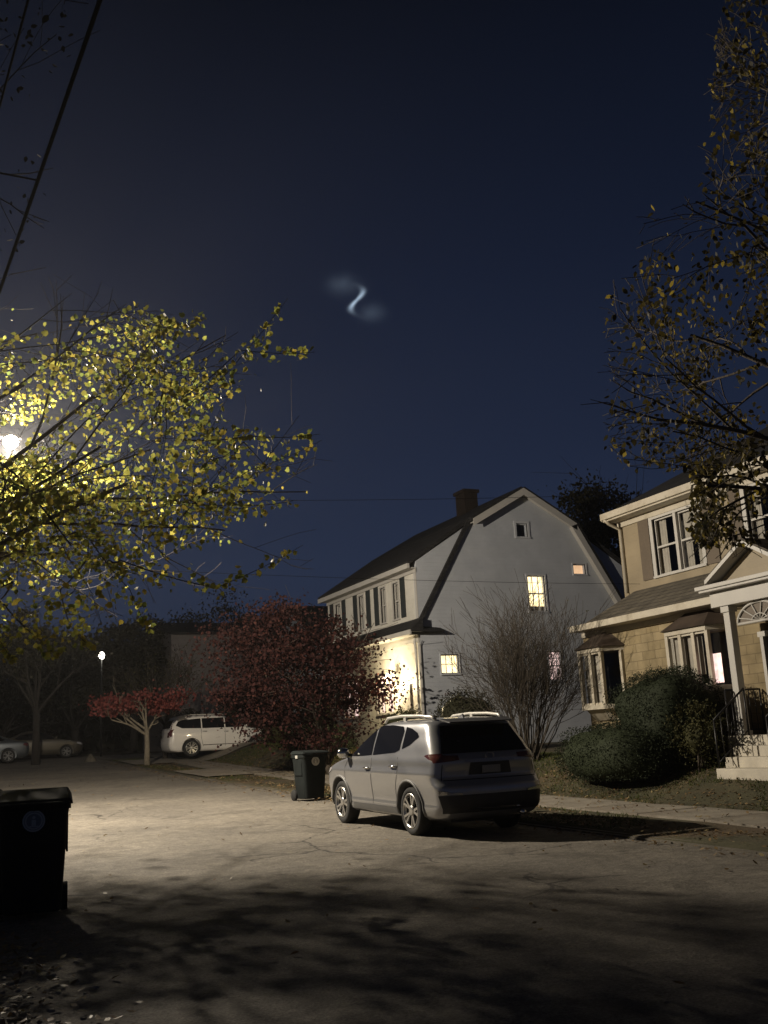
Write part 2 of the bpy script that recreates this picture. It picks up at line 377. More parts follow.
# ------------------------------------------------------------------ street lamp
sl = empty('street_lamp', (-.55, 21.4, H(-.55, 21.4)), 0, 'glowing street lamp shining through the yellow leaves at the left edge', 'street lamp')
b = MB(); b.tube([(-.55,21.4,base(21)), (-.55,21.4,5), (-.55,21.4,9.6)], [.15,.125,.1], 12); b.build('pole', M['wood_pole'], sl)
b = MB(); b.tube([(-.5,21.4,7.6),(.1,21.35,8.0),(.7,21.3,8.12),(1.35,21.2,8.08)], .03, 8); b.build('arm', M['lamp_metal'], sl)
b = MB()
for q in ((1.3,.07,.05),): pass
prof = [(-.32,.03,.03),(-.24,.06,.05),(-.05,.10,.08),(.12,.10,.07),(.2,.04,.03)]
vs = []; n = 12
for (x, w, h) in prof:
    for k in range(n):
        a = 2*pi*k/n; vs.append((LAMP.x+x, LAMP.y+w*cos(a), LAMP.z+.24+max(-.03, h*sin(a))))
b.add(vs, [(i*n+k, i*n+(k+1)%n, (i+1)*n+(k+1)%n, (i+1)*n+k) for i in range(4) for k in range(n)]+[tuple(range(n-1,-1,-1)), tuple(4*n+k for k in range(n))], True)
b.build('lamp_head', M['black_plastic'], sl)
b = MB(); b.lathe([(.02,-.155),(.08,-.135),(.13,-.08),(.155,0),(.13,.08),(.08,.12)], (LAMP.x, LAMP.y, LAMP.z+.15), 'z', 24); b.build('lens', M['lens_glow'], sl)
ld = bpy.data.lights.new('street_lamp_light', 'POINT'); lo = bpy.data.objects.new('street_lamp_light', ld); C.objects.link(lo)
lo.location = (LAMP.x, LAMP.y, LAMP.z-.11); ld.energy = 8600; ld.color = (1, .875, .70); ld.shadow_soft_size = .09;

# ------------------------------------------------------------------ plume in the sky
def plume():
    D = 900.0; d = (FW+RT*(357-384)/1024+UP*(512-300)/1024); c = EYE+d*D; k = D/1024
    o = empty('sky_plume_root', c); bpy.data.objects.remove(o)
    b = MB(); n = 20
    ax = Vector((-.75, 0, .66)).normalized(); ay = Vector((0,1,0)); az = ax.cross(ay)
    vs = []; 
    for i in range(1, n):
        t = pi*i/n
        for j in range(n):
            a = 2*pi*j/n; vs.append(ax*44*cos(t)+ay*26*sin(t)*cos(a)+az*30*sin(t)*sin(a))
    top = len(vs); vs.append(ax*44); vs.append(-ax*44)
    fs = [(i*n+j, i*n+(j+1)%n, (i+1)*n+(j+1)%n, (i+1)*n+j) for i in range(n-2) for j in range(n)]
    fs += [(top, (j+1)%n, j) for j in range(n)]+[(top+1, (n-2)*n+j, (n-2)*n+(j+1)%n) for j in range(n)]
    b.add(vs, fs, True)
    m = bpy.data.materials.new('rocket_plume_gas'); m.use_nodes = True; nt = m.node_tree; N, L = nt.nodes, nt.links
    for x in list(N): 
        if x.type == 'BSDF_PRINCIPLED': N.remove(x)
    tc = N.new('ShaderNodeTexCoord'); sp = N.new('ShaderNodeSeparateXYZ'); L.new(tc.outputs['Object'], sp.inputs[0])
    X, Y, Zc = sp.outputs
    def mt(op, a, b_=None):
        q = N.new('ShaderNodeMath'); q.operation = op
        for i, v in enumerate((a, b_)):
            if v is None: continue
            if isinstance(v, (int, float)): q.inputs[i].default_value = v
            else: L.new(v, q.inputs[i])
        return q.outputs[0]
    def gauss(terms):   # exp(-sum((v/s)^2))
        s_ = None
        for v, sg in terms:
            t = mt('DIVIDE', v, sg); t = mt('MULTIPLY', t, t); s_ = t if s_ is None else mt('ADD', s_, t)
        return mt('EXPONENT', mt('MULTIPLY', s_, -1.0))
    z3 = mt('MULTIPLY', mt('MULTIPLY', Zc, Zc), Zc)
    xc = mt('SUBTRACT', mt('MULTIPLY', Zc, 1.054), mt('MULTIPLY', z3, .00434))
    dx = mt('SUBTRACT', X, xc)
    wd = mt('ADD', 1.0, mt('MULTIPLY', mt('ABSOLUTE', Zc), .20))
    core = mt('MULTIPLY', gauss([(mt('DIVIDE', dx, wd), 1.0), (Y, 8.0), (Zc, 8.0)]), .085)
    l1 = mt('MULTIPLY', gauss([(mt('ADD', X, 14), 14.0), (Y, 12.0), (mt('SUBTRACT', Zc, 15), 8.5)]), .0032)
    l2 = mt('MULTIPLY', gauss([(mt('SUBTRACT', X, 15), 11.0), (Y, 12.0), (mt('ADD', Zc, 13), 7.5)]), .0030)
    tot = mt('ADD', core, mt('ADD', l1, l2))
    em = N.new('ShaderNodeEmission'); em.inputs['Color'].default_value = (.62,.80,1,1); nz = N.new('ShaderNodeTexNoise'); nz.inputs['Scale'].default_value = .07; nz.inputs['Detail'].default_value = 3; L.new(tc.outputs['Object'], nz.inputs['Vector'])
    tot = mt('MULTIPLY', tot, mt('MULTIPLY', nz.outputs['Fac'], 1.6)); L.new(tot, em.inputs['Strength'])
    L.new(em.outputs[0], N['Material Output'].inputs['Volume'])
    try: m.cycles.volume_step_rate = .3
    except Exception: pass
    ob = b.build('rocket_plume', m, recalc=True)
    ob.matrix_world = Matrix(((RT.x*k, FW.x*k, UP.x*k, c.x), (RT.y*k, FW.y*k, UP.y*k, c.y), (RT.z*k, FW.z*k, UP.z*k, c.z), (0,0,0,1)))
    tag(ob, 'glowing pale blue twisted plume with faint lobes high in the night sky', 'plume')
plume()

# ------------------------------------------------------------------ cars
def cr(p0, p1, p2, p3, t):
    return .5*((2*p1)+(-p0+p2)*t+(2*p0-5*p1+4*p2-p3)*t*t+(-p0+3*p1-3*p2+p3)*t**3)
SUV = [(.24,-2.00,2.02,.78),(.29,-2.16,2.16,.85),(.40,-2.27,2.25,.893),(.48,-2.30,2.27,.888),(.58,-2.31,2.29,.90),(.70,-2.30,2.29,.915),(.77,-2.24,2.27,.920),(.84,-2.19,2.24,.924),
       (.885,-2.185,2.18,.926),(.93,-2.185,2.12,.917),(.99,-2.19,1.92,.905),(1.05,-2.19,1.62,.90),(1.10,-2.17,1.30,.89),(1.17,-2.12,1.13,.870),(1.30,-2.03,.89,.835),(1.43,-1.93,.62,.79),(1.53,-1.86,.40,.755),
       (1.60,-1.80,.16,.715),(1.645,-1.70,-.08,.64),(1.668,-1.40,-.25,.48),(1.678,-1.0,-.4,.2)]
WAG = [(.22,-2.20,2.18,.80),(.28,-2.36,2.34,.88),(.40,-2.44,2.42,.93),(.60,-2.475,2.46,.955),(.75,-2.46,2.47,.96),(.88,-2.44,2.45,.96),(1.0,-2.44,2.36,.955),(1.07,-2.43,2.05,.945),
       (1.13,-2.42,1.60,.93),(1.18,-2.41,1.35,.915),(1.25,-2.38,1.20,.89),(1.40,-2.30,.93,.85),(1.55,-2.20,.62,.80),(1.66,-2.13,.35,.75),(1.72,-2.10,.12,.69),(1.755,-1.95,-.10,.58),(1.77,-1.5,-.3,.4),(1.776,-1.1,-.5,.15)]
SED = [(.20,-2.05,2.0,.78),(.27,-2.25,2.2,.86),(.40,-2.33,2.29,.90),(.58,-2.35,2.32,.91),(.70,-2.34,2.31,.91),(.80,-2.32,2.18,.905),(.88,-2.28,1.80,.895),(.94,-2.2,1.35,.88),(1.0,-1.75,1.05,.85),
       (1.10,-1.45,.85,.80),(1.22,-1.15,.6,.75),(1.33,-.9,.35,.70),(1.40,-.7,.1,.62),(1.43,-.5,-.1,.4),(1.44,-.4,-.2,.15)]
def outline(z, yr, yf, w, bowr, bowf):
    rr = min(.20, w*.6); rf = min(.38, w*.6, (yf-yr)/3); pts = []
    def yb(x): return yr+bowr*(x/max(w,.01))**2
    def yfn(x): return yf-bowf*(x/max(w,.01))**2
    for i in range(9): x = (w-rr)*i/9; pts.append((x, yb(x)))
    yc = yb(w-rr)+rr
    for i in range(8): a = -pi/2+pi/2*i/7; pts.append((w-rr+rr*cos(a), yc+rr*sin(a)))
    y1 = yfn(w-rf)-rf
    for i in range(1, 34): t = i/34; pts.append((w, yc+(y1-yc)*t))
    for i in range(8): a = pi/2*i/7; pts.append((w-rf+rf*cos(a), y1+rf*sin(a)))
    for i in range(1, 10): x = (w-rf)*(1-i/9); pts.append((x, yfn(x)))
    return pts
def car_body(levels, wheels, wr, bowr=.07, bowf=.22):
    lv = []
    for i in range(len(levels)-1):
        p = [levels[max(0,i-1)], levels[i], levels[i+1], levels[min(len(levels)-1,i+2)]]
        for s in range(3): lv.append(tuple(cr(p[0][k],p[1][k],p[2][k],p[3][k],s/3) for k in range(4)))
    lv.append(levels[-1]); b = MB(); rings = []
    for (z, yr, yf, w) in lv:
        o = outline(z, yr, yf, w, bowr, bowf)
        half = []
        for x, y in o:
            s = (y-(-.1))/2.4; x2 = x*(1-.045*abs(s)**3)
            if .45 < z < 1.05: x2 -= .012*sin((z-.45)/.6*pi)*(x/w)*0
            half.append((x2, y, z))
        full = half+[(-x, y, z) for x, y, z in reversed(half[1:-1])]
        rings.append(full)
    n = len(rings[0]); vs = [p for r_ in rings for p in r_]
    fs = [(i*n+k, i*n+(k+1)%n, (i+1)*n+(k+1)%n, (i+1)*n+k) for i in range(len(rings)-1) for k in range(n)]
    fs.append(tuple(range(n-1,-1,-1))); fs.append(tuple((len(rings)-1)*n+k for k in range(n)))
    b.add(vs, fs, True)
    ob = b.build('body', None, None, recalc=True)
    ct = []
    for y in wheels:
        for sx in (-1, 1):
            c = MB(); c.lathe([(wr+.055, .62*sx), (wr+.055, 1.2*sx)], (0, y, wr), 'x', 40, False)
            co = c.build('cutter', None, None, recalc=True); ct.append(co)
            md = ob.modifiers.new('cut', 'BOOLEAN'); md.object = co; md.operation = 'DIFFERENCE'; md.solver = 'EXACT'
    dg = bpy.context.evaluated_depsgraph_get(); me = bpy.data.meshes.new_from_object(ob.evaluated_get(dg)); me.name = 'body'
    bpy.data.objects.remove(ob)
    for co in ct: bpy.data.objects.remove(co)
    for p in me.polygons: p.use_smooth = True
    try: me.set_sharp_from_angle(angle=radians(38))
    except Exception: pass
    o = bpy.data.objects.new('body', me); C.objects.link(o)
    bm = bmesh.new(); bm.from_mesh(me); bmesh.ops.triangulate(bm, faces=bm.faces); bv = BVHTree.FromBMesh(bm); bm.free()
    return o, bv
def patch(bv, polys, view, name, m, parent, off=.004, res=.05, th=0):
    from mathutils.geometry import delaunay_2d_cdt
    b = MB()
    for poly in polys:
        P2 = [Vector(p) for p in poly]; n = len(P2); V = []; 
        for i in range(n):
            a, c = P2[i], P2[(i+1)%n]; k = max(1, int((c-a).length/res))
            for s in range(k): V.append(a+(c-a)*s/k)
        nb = len(V); F = [list(range(nb))]
        x0 = min(p.x for p in V); x1 = max(p.x for p in V); y0 = min(p.y for p in V); y1 = max(p.y for p in V)
        bd = V[:]
        def inside(p):
            c = False; j = nb-1
            for i in range(nb):
                if ((bd[i].y > p.y) != (bd[j].y > p.y)) and (p.x < (bd[j].x-bd[i].x)*(p.y-bd[i].y)/(bd[j].y-bd[i].y+1e-12)+bd[i].x): c = not c
                j = i
            return c
        yy = y0+res/2
        while yy < y1:
            xx = x0+res/2
            while xx < x1:
                q = Vector((xx, yy))
                if inside(q) and min((q-e).length for e in bd) > res*.4: V.append(q)
                xx += res
            yy += res
        r = delaunay_2d_cdt(V, [], F, 1, 1e-5)
        co = []; ok = []
        for p in r[0]:
            if view in ('L','R'):
                s = -1 if view == 'L' else 1
                h = bv.ray_cast(Vector((2*s, p.x, p.y)), Vector((-s, 0, 0)))
            elif view == 'B': h = bv.ray_cast(Vector((p.x, -4, p.y)), Vector((0,1,0)))
            elif view == 'F': h = bv.ray_cast(Vector((p.x, 4, p.y)), Vector((0,-1,0)))
            else: h = bv.ray_cast(Vector((p.x, p.y, 4)), Vector((0,0,-1)))
            if h[0] is None or (view in 'LR' and abs(h[0].x) < .5): co.append(Vector((0,0,0))); ok.append(False)
            else: co.append(h[0]+h[1]*off); ok.append(True)
        fs = [tuple(f) for f in r[2] if all(ok[i] for i in f)]
        par = list(range(len(co)))
        def fd(i):
            while par[i] != i: par[i] = par[par[i]]; i = par[i]
            return i
        for f in fs:
            for i in f[1:]: par[fd(i)] = fd(f[0])
        cn = {}
        for f in fs: cn[fd(f[0])] = cn.get(fd(f[0]), 0)+1
        if cn:
            bst = max(cn, key=cn.get); fs = [f for f in fs if fd(f[0]) == bst]
        us = sorted({i for f in fs for i in f}); ix = {u: k for k, u in enumerate(us)}
        b.add([co[i] for i in us], [tuple(ix[i] for i in f) for f in fs], True)
    return b.build(name, m, parent, local=True)
def strip(a, c, w):  # thin quad polygon along polyline a->c
    a, c = Vector(a), Vector(c); d = (c-a).normalized(); n = Vector((-d.y, d.x))*w/2
    return [a-n, c-n, c+n, a+n]
def wheel(parent, x, y, r, sx, w=.22, spokes=5):
    b = MB()
    b.lathe([(r*.62,-w/2),(r*.90,-w/2),(r*.975,-w/2+.02),(r,-w/2+.05),(r,w/2-.05),(r*.975,w/2-.02),(r*.90,w/2),(r*.70,w/2),(r*.68,w/2-.06),(r*.62,w/2-.06)] , (0,0,0), 'x', 36)
    # dark barrel
    t = b.build('wheel', M['tyre'], parent, local=True); t.location = (x, y, r)
    if sx < 0: t.rotation_euler = (0, 0, pi)
    q = MB()
    q.lathe([(r*.70, w/2-.05),(r*.70, w/2+.004),(r*.655, w/2+.004),(r*.64,w/2-.05)], (0,0,0), 'x', 36, ring=True)
    q.lathe([(.075, w/2-.06),(.075, w/2-.012),(.05,w/2-.004),(.01,w/2-.004)], (0,0,0), 'x', 16)
    for i in range(spokes):
        for dl in (-.16, .16):
            a = 2*pi*i/spokes+dl*.5; a2 = 2*pi*i/spokes+dl*1.35
            p0 = Vector((w/2-.03, .06*cos(a), .06*sin(a))); p1 = Vector((w/2-.012, r*.67*cos(a2), r*.67*sin(a2)))
            q.bar(p0, p1, .035, .03, Vector((1,0,0)))
    rm = q.build('rim', M['rim'] if w == .22 else M['grey_trim'], t, local=True)
    return t
def make_car(kind, paint, label, loc, rz, detail=True, rx=0, root=None, group=None):
    o = root or empty('parked_car', loc, rz, label, 'car', group, rx)
    lv, wy, wr = dict(suv=(SUV,(-1.28,1.36),.355), wag=(WAG,(-1.44,1.53),.375), sed=(SED,(-1.35,1.38),.32))[kind]
    body, bv = car_body(lv, wy, wr); body.data.materials.append(paint); body.parent = o
    gl = M['car_glass']
    if kind == 'suv':
        win = [[(1.00,1.11),(.40,1.125),(.05,1.14),(.03,1.585),(.22,1.565),(.55,1.44),(.84,1.26)],
               [(.00,1.14),(-.80,1.185),(-.94,1.22),(-.97,1.50),(-.90,1.565),(-.50,1.59),(-.03,1.588)],
               [(-1.02,1.235),(-1.25,1.29),(-1.50,1.41),(-1.42,1.47),(-1.22,1.53),(-1.02,1.558)]]
        door = [[(1.12,.42),(1.10,.95),(.98,1.08)],[(.03,.40),(.03,1.10)],[(-.92,1.12),(-.95,.90),(-.86,.70),(-.82,.42)]]
        zr = (1.165,1.545,.735,.60); hz = .94; belt = .40
    elif kind == 'wag':
        win = [[(1.02,1.19),(.10,1.19),(.10,1.64),(.40,1.60),(.75,1.40)],[(.05,1.19),(-.95,1.20),(-.95,1.63),(.05,1.64)],[(-1.0,1.20),(-1.85,1.23),(-2.12,1.35),(-2.02,1.52),(-1.8,1.59),(-1.0,1.63)]]
        door = [[(1.20,.42),(1.17,1.10)],[(.07,.40),(.07,1.18)],[(-1.0,1.18),(-1.02,.85),(-.93,.42)]]
        zr = (1.25,1.6,.66,.56); hz = 1.02; belt = .38
    else:
        win = [[(.85,.97),(.02,.97),(.0,1.33),(.25,1.31),(.55,1.17)],[(-.04,.97),(-.95,.98),(-1.2,1.06),(-.9,1.24),(-.6,1.32),(-.04,1.33)]]
        door = [[(1.0,.4),(1.0,.9)],[(-.01,.36),(-.01,.95)],[(-.95,.95),(-.92,.4)]]
        zr = (1.05,1.3,.58,.5); hz = .82; belt = .35
    for v in ('L','R'):
        for w_ in win: patch(bv, [w_], v, 'side_window', gl, o, .006)
        ln = []
        for d in door:
            for i in range(len(d)-1): ln.append(strip(d[i], d[i+1], .014))
        for l_ in ln: patch(bv, [l_], v, 'door_seam', M['black_plastic'], o, .003, .08)
        y0, y1 = wy
        sill = [(y0+wr+.05,lv[0][0]+.05),(y1-wr-.05,lv[0][0]+.05),(y1-wr-.05,belt-.02),(y0+wr+.05,belt-.02)]
        if kind == 'suv': patch(bv, [sill], v, 'sill_trim', M['black_plastic'] if False else M['grey_trim'], o, .012, .08)
        sx = -1 if v == 'L' else 1
        if kind == 'suv':
            for y in wy:   # flared arch lip
                q = MB(); pts = []
                for i in range(17):
                    a = -.12+(pi+.24)*i/16; py, pz = y+(wr+.075)*cos(a), wr+(wr+.075)*sin(a)
                    h = bv.ray_cast(Vector((2*sx, py, max(pz,.3))), Vector((-sx,0,0)))
                    pts.append((((h[0].x if h[0] and abs(h[0].x) > .7 else sx*.9)), py, pz))
                q.tube(pts, .022, 8); q.build('arch_trim', M['grey_trim'], o, local=True)
        for i, hy in enumerate((win[0][1][0]+.02 if kind != 'suv' else .16, win[1][1][0]+.1 if kind != 'suv' else -.80)):
            h = bv.ray_cast(Vector((2*sx, hy, hz+.04*i)), Vector((-sx,0,0)))
            if h[0]:
                q = MB(); q.tube([(h[0].x+sx*.005, hy-.10, hz+.04*i),(h[0].x+sx*.035, hy-.07, hz+.045+.04*i-.04),(h[0].x+sx*.035, hy+.07, hz+.04*i),(h[0].x+sx*.005, hy+.10, hz+.04*i)], .016, 8)
                q.build('door_handle', M['chrome'], o, local=True)
        # mirror
        my = win[0][0][0]-.10; h = bv.ray_cast(Vector((2*sx, my, win[0][0][1]+.02)), Vector((-sx,0,0)))
        mx = abs(h[0].x) if h[0] else .8
        q = MB()
        vs = []; n = 12
        for (x_, s_) in ((.03,.5),(.06,.9),(.14,1),(.20,.85),(.235,.4)):
            for k in range(n):
                a = 2*pi*k/n; vs.append((sx*(mx+x_), my+.10+.085*s_*cos(a), win[0][0][1]+.06+.085*s_*sin(a)))
        q.add(vs, [(i*n+k, i*n+(k+1)%n, (i+1)*n+(k+1)%n, (i+1)*n+k) for i in range(4) for k in range(n)]+[tuple(range(n)), tuple(4*n+k for k in range(n))], True)
        q.bar((sx*(mx-.03), my+.10, win[0][0][1]+.02), (sx*(mx+.08), my+.10, win[0][0][1]+.03), .06, .04)
        q.build('wing_mirror', paint if kind != 'suv' else M['chrome'], o, local=True, recalc=True)
        # lamps
        tl = dict(suv=[(-2.14,1.05),(-1.90,1.10),(-1.78,1.14),(-1.86,1.16),(-2.10,1.17)], wag=[(-2.42,.85),(-2.3,.9),(-2.3,1.2),(-2.2,1.5),(-2.28,1.5),(-2.4,1.25)], sed=[(-2.28,.72),(-2.0,.78),(-2.05,.88),(-2.25,.88)])[kind]
        patch(bv, [tl], v, 'tail_light', M['red_lens'], o, .008, .04)
        hl = dict(suv=[(2.10,.76),(1.75,.86),(1.70,.92),(2.02,.90)], wag=[(2.38,.82),(2.05,.90),(2.05,1.0),(2.35,.98)], sed=[(2.2,.62),(1.9,.70),(1.9,.78),(2.12,.75)])[kind]
        patch(bv, [hl], v, 'headlight', M['clear_lens'], o, .008, .04)
    # rear
    zb, zt, wb, wt = zr
    patch(bv, [[(-wb,zb),(wb,zb),(wt,zt),(-wt,zt)]], 'B', 'rear_window', gl, o, .008)
    patch(bv, [[(-.62,1.15 if kind == 'suv' else lv[9][0]+.04),(.62,1.15 if kind == 'suv' else lv[9][0]+.04),(.56,lv[-5][0]-.07),(-.56,lv[-5][0]-.07)]], 'F', 'windscreen', gl, o, .008)
    for s in (-1, 1):
        tl = dict(suv=[(.50*s,1.07),(.86*s,1.04),(.86*s,1.145),(.50*s,1.13)], wag=[(.72*s,.95),(.9*s,.9),(.88*s,1.2),(.72*s,1.1)], sed=[(.45*s,.72),(.8*s,.70),(.8*s,.86),(.45*s,.84)])[kind]
        patch(bv, [tl], 'B', 'tail_light', M['red_lens'], o, .012, .04)
    if kind == 'suv':
        patch(bv, [[(-.80,.36),(.80,.36),(.86,.60),(-.86,.60)]], 'B', 'rear_bumper', M['black_plastic'], o, .012)
        patch(bv, [[(-.84,.615),(-.55,.60),(-.55,.625),(-.86,.665)],[(.84,.615),(.55,.60),(.55,.625),(.86,.665)],[(-.45,.40),(.45,.40),(.38,.425),(-.38,.425)]], 'B', 'bumper_trim', M['chrome'], o, .02)
        patch(bv, [[(-.36,.86),(.36,.86),(.33,1.03),(-.33,1.03)]], 'B', 'plate_recess', M['black_plastic'], o, .010)
        q = MB(); q.box(-.155,.155,-2.225,-2.21,.88,.985); q.build('number_plate', M['plate'], o, local=True, bevel=.004)
        patch(bv, [[(-.42,1.035),(.42,1.035),(.42,1.07),(-.42,1.07)]], 'B', 'tailgate_trim', M['chrome2'], o, .02)
        q = MB(); q.lathe([(.050,0),(.058,.006),(.066,0)], (0,0,0), 'y', 24, ring=True); e = q.build('emblem', M['chrome2'], o, local=True); e.location = (0,-2.20,1.11); e.scale = (1.25,1,.8)
        ln = [strip((-.78,.80),(.78,.80),.012), strip((-.80,.80),(-.74,1.16),.012), strip((.80,.80),(.74,1.16),.012)]
        patch(bv, ln, 'B', 'tailgate_seam', M['black_plastic'], o, .004, .08)
        q = MB(); q.add([(-.60,-1.80,1.625),(.60,-1.80,1.625),(.55,-2.02,1.59),(-.55,-2.02,1.59),(-.60,-1.80,1.655),(.60,-1.80,1.655),(.53,-2.03,1.605),(-.53,-2.03,1.605)],[(0,1,2,3),(7,6,5,4),(0,4,5,1),(1,5,6,2),(2,6,7,3),(3,7,4,0)])
        q.build('roof_spoiler', M['black_plastic'], o, local=True, bevel=.008)
        q = MB(); q.tube([(-.02,-2.06,1.255),(-.25,-2.02,1.30),(-.42,-1.99,1.33)], .009, 6); q.build('rear_wiper', M['black_plastic'], o, local=True)
        for s in (-1, 1):
            q = MB(); pts = [(s*.60,.05,1.635),(s*.615,-.08,1.70),(s*.62,-.6,1.725),(s*.61,-1.2,1.715),(s*.59,-1.55,1.69),(s*.575,-1.66,1.645)]
            q.tube(pts, [.022,.024,.024,.024,.024,.022], 8); q.bar((s*.61,-.7,1.63),(s*.61,-.7,1.72),.03,.08); q.build('roof_rail', M['rail_paint'], o, local=True)
        q = MB(); q.prism([(-.012,-1.50,1.66),(-.012,-1.30,1.665),(-.012,-1.47,1.72)], (.024,0,0)); q.build('antenna_fin', paint, o, local=True)
        q = MB(); q.tube([(.45,-2.15,.33),(.45,-2.33,.30)], .035, 12); q.build('exhaust_pipe', M['chrome'], o, local=True)
        q = MB(); q.box(-.55,.55,-1.9,1.8,.20,.30); q.box(-.7,.7,-1.38,-1.28,.22,.42); q.box(-.7,.7,1.27,1.37,.22,.42); q.build('underbody', M['black_plastic'], o, local=True)
    if kind == 'wag':
        for s in (-1, 1):
            q = MB(); q.tube([(s*.62,.1,1.74),(s*.64,0,1.80),(s*.64,-1.6,1.81),(s*.62,-1.75,1.75)], .02, 8); q.build('roof_rail', M['rail_paint'], o, local=True)
        q = MB(); q.box(-.55,.55,-2.0,2.0,.18,.30); q.build('underbody', M['black_plastic'], o, local=True)
        patch(bv, [[(1.0,.46),(-.95,.46),(-.95,.49),(1.0,.49)]], 'R', 'door_trim', M['chrome'], o, .008)
    for y in wy:
        for sx in (-1, 1):
            wheel(o, sx*(lv[4][3]-.125), y, wr, sx, .22 if kind != 'sed' else .2, 5 if kind != 'wag' else 6)
    return o
M['grey_trim'] = mat('grey_trim', (.16,.16,.16), .5, 0, .1)
M['chrome2'] = mat('dull_chrome', (.30,.30,.30), .35, .8, .05)
M['rail_paint'] = mat('rail_paint', (.62,.60,.55), .35, .3, .02)
car1 = make_car('suv', M['silver'], 'silver compact crossover parked at the kerb with its dark rear facing the viewer', (7.70, 15.34, base(15.3)-.005), 0)
car1.scale = (.972,1,1)
car1.rotation_euler = (math.atan((base(16.5)-base(13.85))/2.66), 0, 0)
make_car('wag', M['white_paint'], 'large white crossover standing crosswise in the driveway behind the small red tree', (13.05, 46.3, 1.50), -pi/2)
make_car('sed', M['grey_paint'], 'dark grey car cut off by the left edge with a red tail light', (3.3, 53.4, base(53.4)), pi/2)
make_car('sed', M['ochre_paint'], 'pale car half hidden by a dark trunk in the far left distance', (6.45, 57.2, base(57.2)), -pi/2)

# ------------------------------------------------------------------ wheelie bins
def rbox(b, cx, cy, z, w, d, r, n=5):
    out = []
    for q, (sx, sy) in enumerate(((1,1),(-1,1),(-1,-1),(1,-1))):
        for i in range(n):
            a = pi/2*q+pi/2*i/(n-1); out.append((cx+sx*(w/2-r)+r*cos(a), cy+sy*(d/2-r)+r*sin(a), z))
    return out
def make_bin(label, loc, rz, lidangle=0, lab=False, sc=1.0):
    o = empty('wheelie_bin', loc, rz, label, 'trash bin', 'black wheeled trash bins put out on the street')
    b = MB(); rings = []
    for z, w, d in ((.05,.46,.50),(.07,.48,.53),(.4,.52,.58),(.80,.56,.63),(.84,.57,.64),(.93,.585,.66),(.935,.62,.70),(1.0,.62,.70)):
        rings.append(rbox(b, 0, (.70-d)/2*.25, z, w, d, .07))
    n = 20; vs = [p for r_ in rings for p in r_]
    fs = [(i*n+k, i*n+(k+1)%n, (i+1)*n+(k+1)%n, (i+1)*n+k) for i in range(len(rings)-1) for k in range(n)]+[tuple(range(n-1,-1,-1)), tuple((len(rings)-1)*n+k for k in range(n))]
    b.add(vs, fs, True); bo = b.build('body', M['bin_plastic'], o, local=True)
    try: bo.data.set_sharp_from_angle(angle=radians(35))
    except Exception: pass
    # recessed grip under the rim, two side ribs
    for s_ in (-1,1): q = MB(); q.box(.282*s_-.008,.282*s_+.008,-.2,.2,.55,.90); q.build('side_rib', M['bin_plastic'], o, local=True, bevel=.006)
    q = MB(); lid = [(-.33,-.37,0),(.33,-.37,0),(.33,.34,.02),(-.33,.34,.02),(-.30,-.34,.05),(.30,-.34,.05),(.29,.28,.095),(-.29,.28,.095)]
    q.hexa(lid); q.bar((-.30,-.38,.015),(.30,-.38,.015),.05,.03)
    lo_ = q.build('lid', M['bin_plastic'], o, local=True, bevel=.012); lo_.location = (0,0,1.0); lo_.rotation_euler = (lidangle,0,0)
    q = MB(); q.tube([(-.25,.34,.97),(-.25,.41,1.0),(.25,.41,1.0),(.25,.34,.97)], .017, 8); q.build('handle', M['bin_plastic'], o, local=True)
    for s in (-1, 1):
        q = MB(); q.lathe([(.12,-.03),(.125,-.02),(.125,.02),(.12,.03)], (s*.27,.28,.125), 'x', 20); q.build('wheel', M['tyre'], o, local=True)
    # round town seal printed on the front: pale ring, dark disc, small emblem
    f = -.325; zc = .845
    q = MB(); q.lathe([(.094,0),(.094,.004)], (0,f-.006,zc), 'y', 32, False); sl_ = q.build('seal', M['seal'], o, local=True)
    q = MB(); q.lathe([(.074,0),(.081,.0)], (0,f-.0085,zc), 'y', 32, False, ring=True); q.lathe([(.062,0),(.062,.001)], (0,f-.0085,zc), 'y', 32, False)
    q.build('seal_mark', M['seal_dark'], sl_, local=True)
    q = MB(); q.box(-.018,.018,f-.0110,f-.0100,zc-.04,zc+.01); q.box(-.035,.035,f-.0110,f-.0100,zc-.052,zc-.042); q.lathe([(.014,0),(.014,.001)], (0,f-.011,zc+.03), 'y', 12, False)
    q.build('seal_figure', M['seal'], sl_, local=True)
    if lab:
        q = MB(); q.box(-.335,-.331,-.12,.0,.955,.99) if False else q.box(-.318,-.312,-.06,.06,.92,.985); q.build('sticker', M['white_trim'], o, local=True)
    return o
face = lambda x, y: math.atan2(-x, y)   # turn so that local -Y looks back at the camera
make_bin('black wheeled bin with a round grey seal standing nearest the camera', (1.19, 10.62, base(10.6)), -.12, .07).scale = (1.06,1.0,1.03)
make_bin('black wheeled bin with a white sticker beside the leaf pile ahead of the silver car', (8.30, 22.05, base(22)), .06, -.02, True)
b3 = make_bin('black wheeled bin mostly cut off by the left edge beside the nearest bin', (.74, 11.5, base(11.5)), .15, .12)

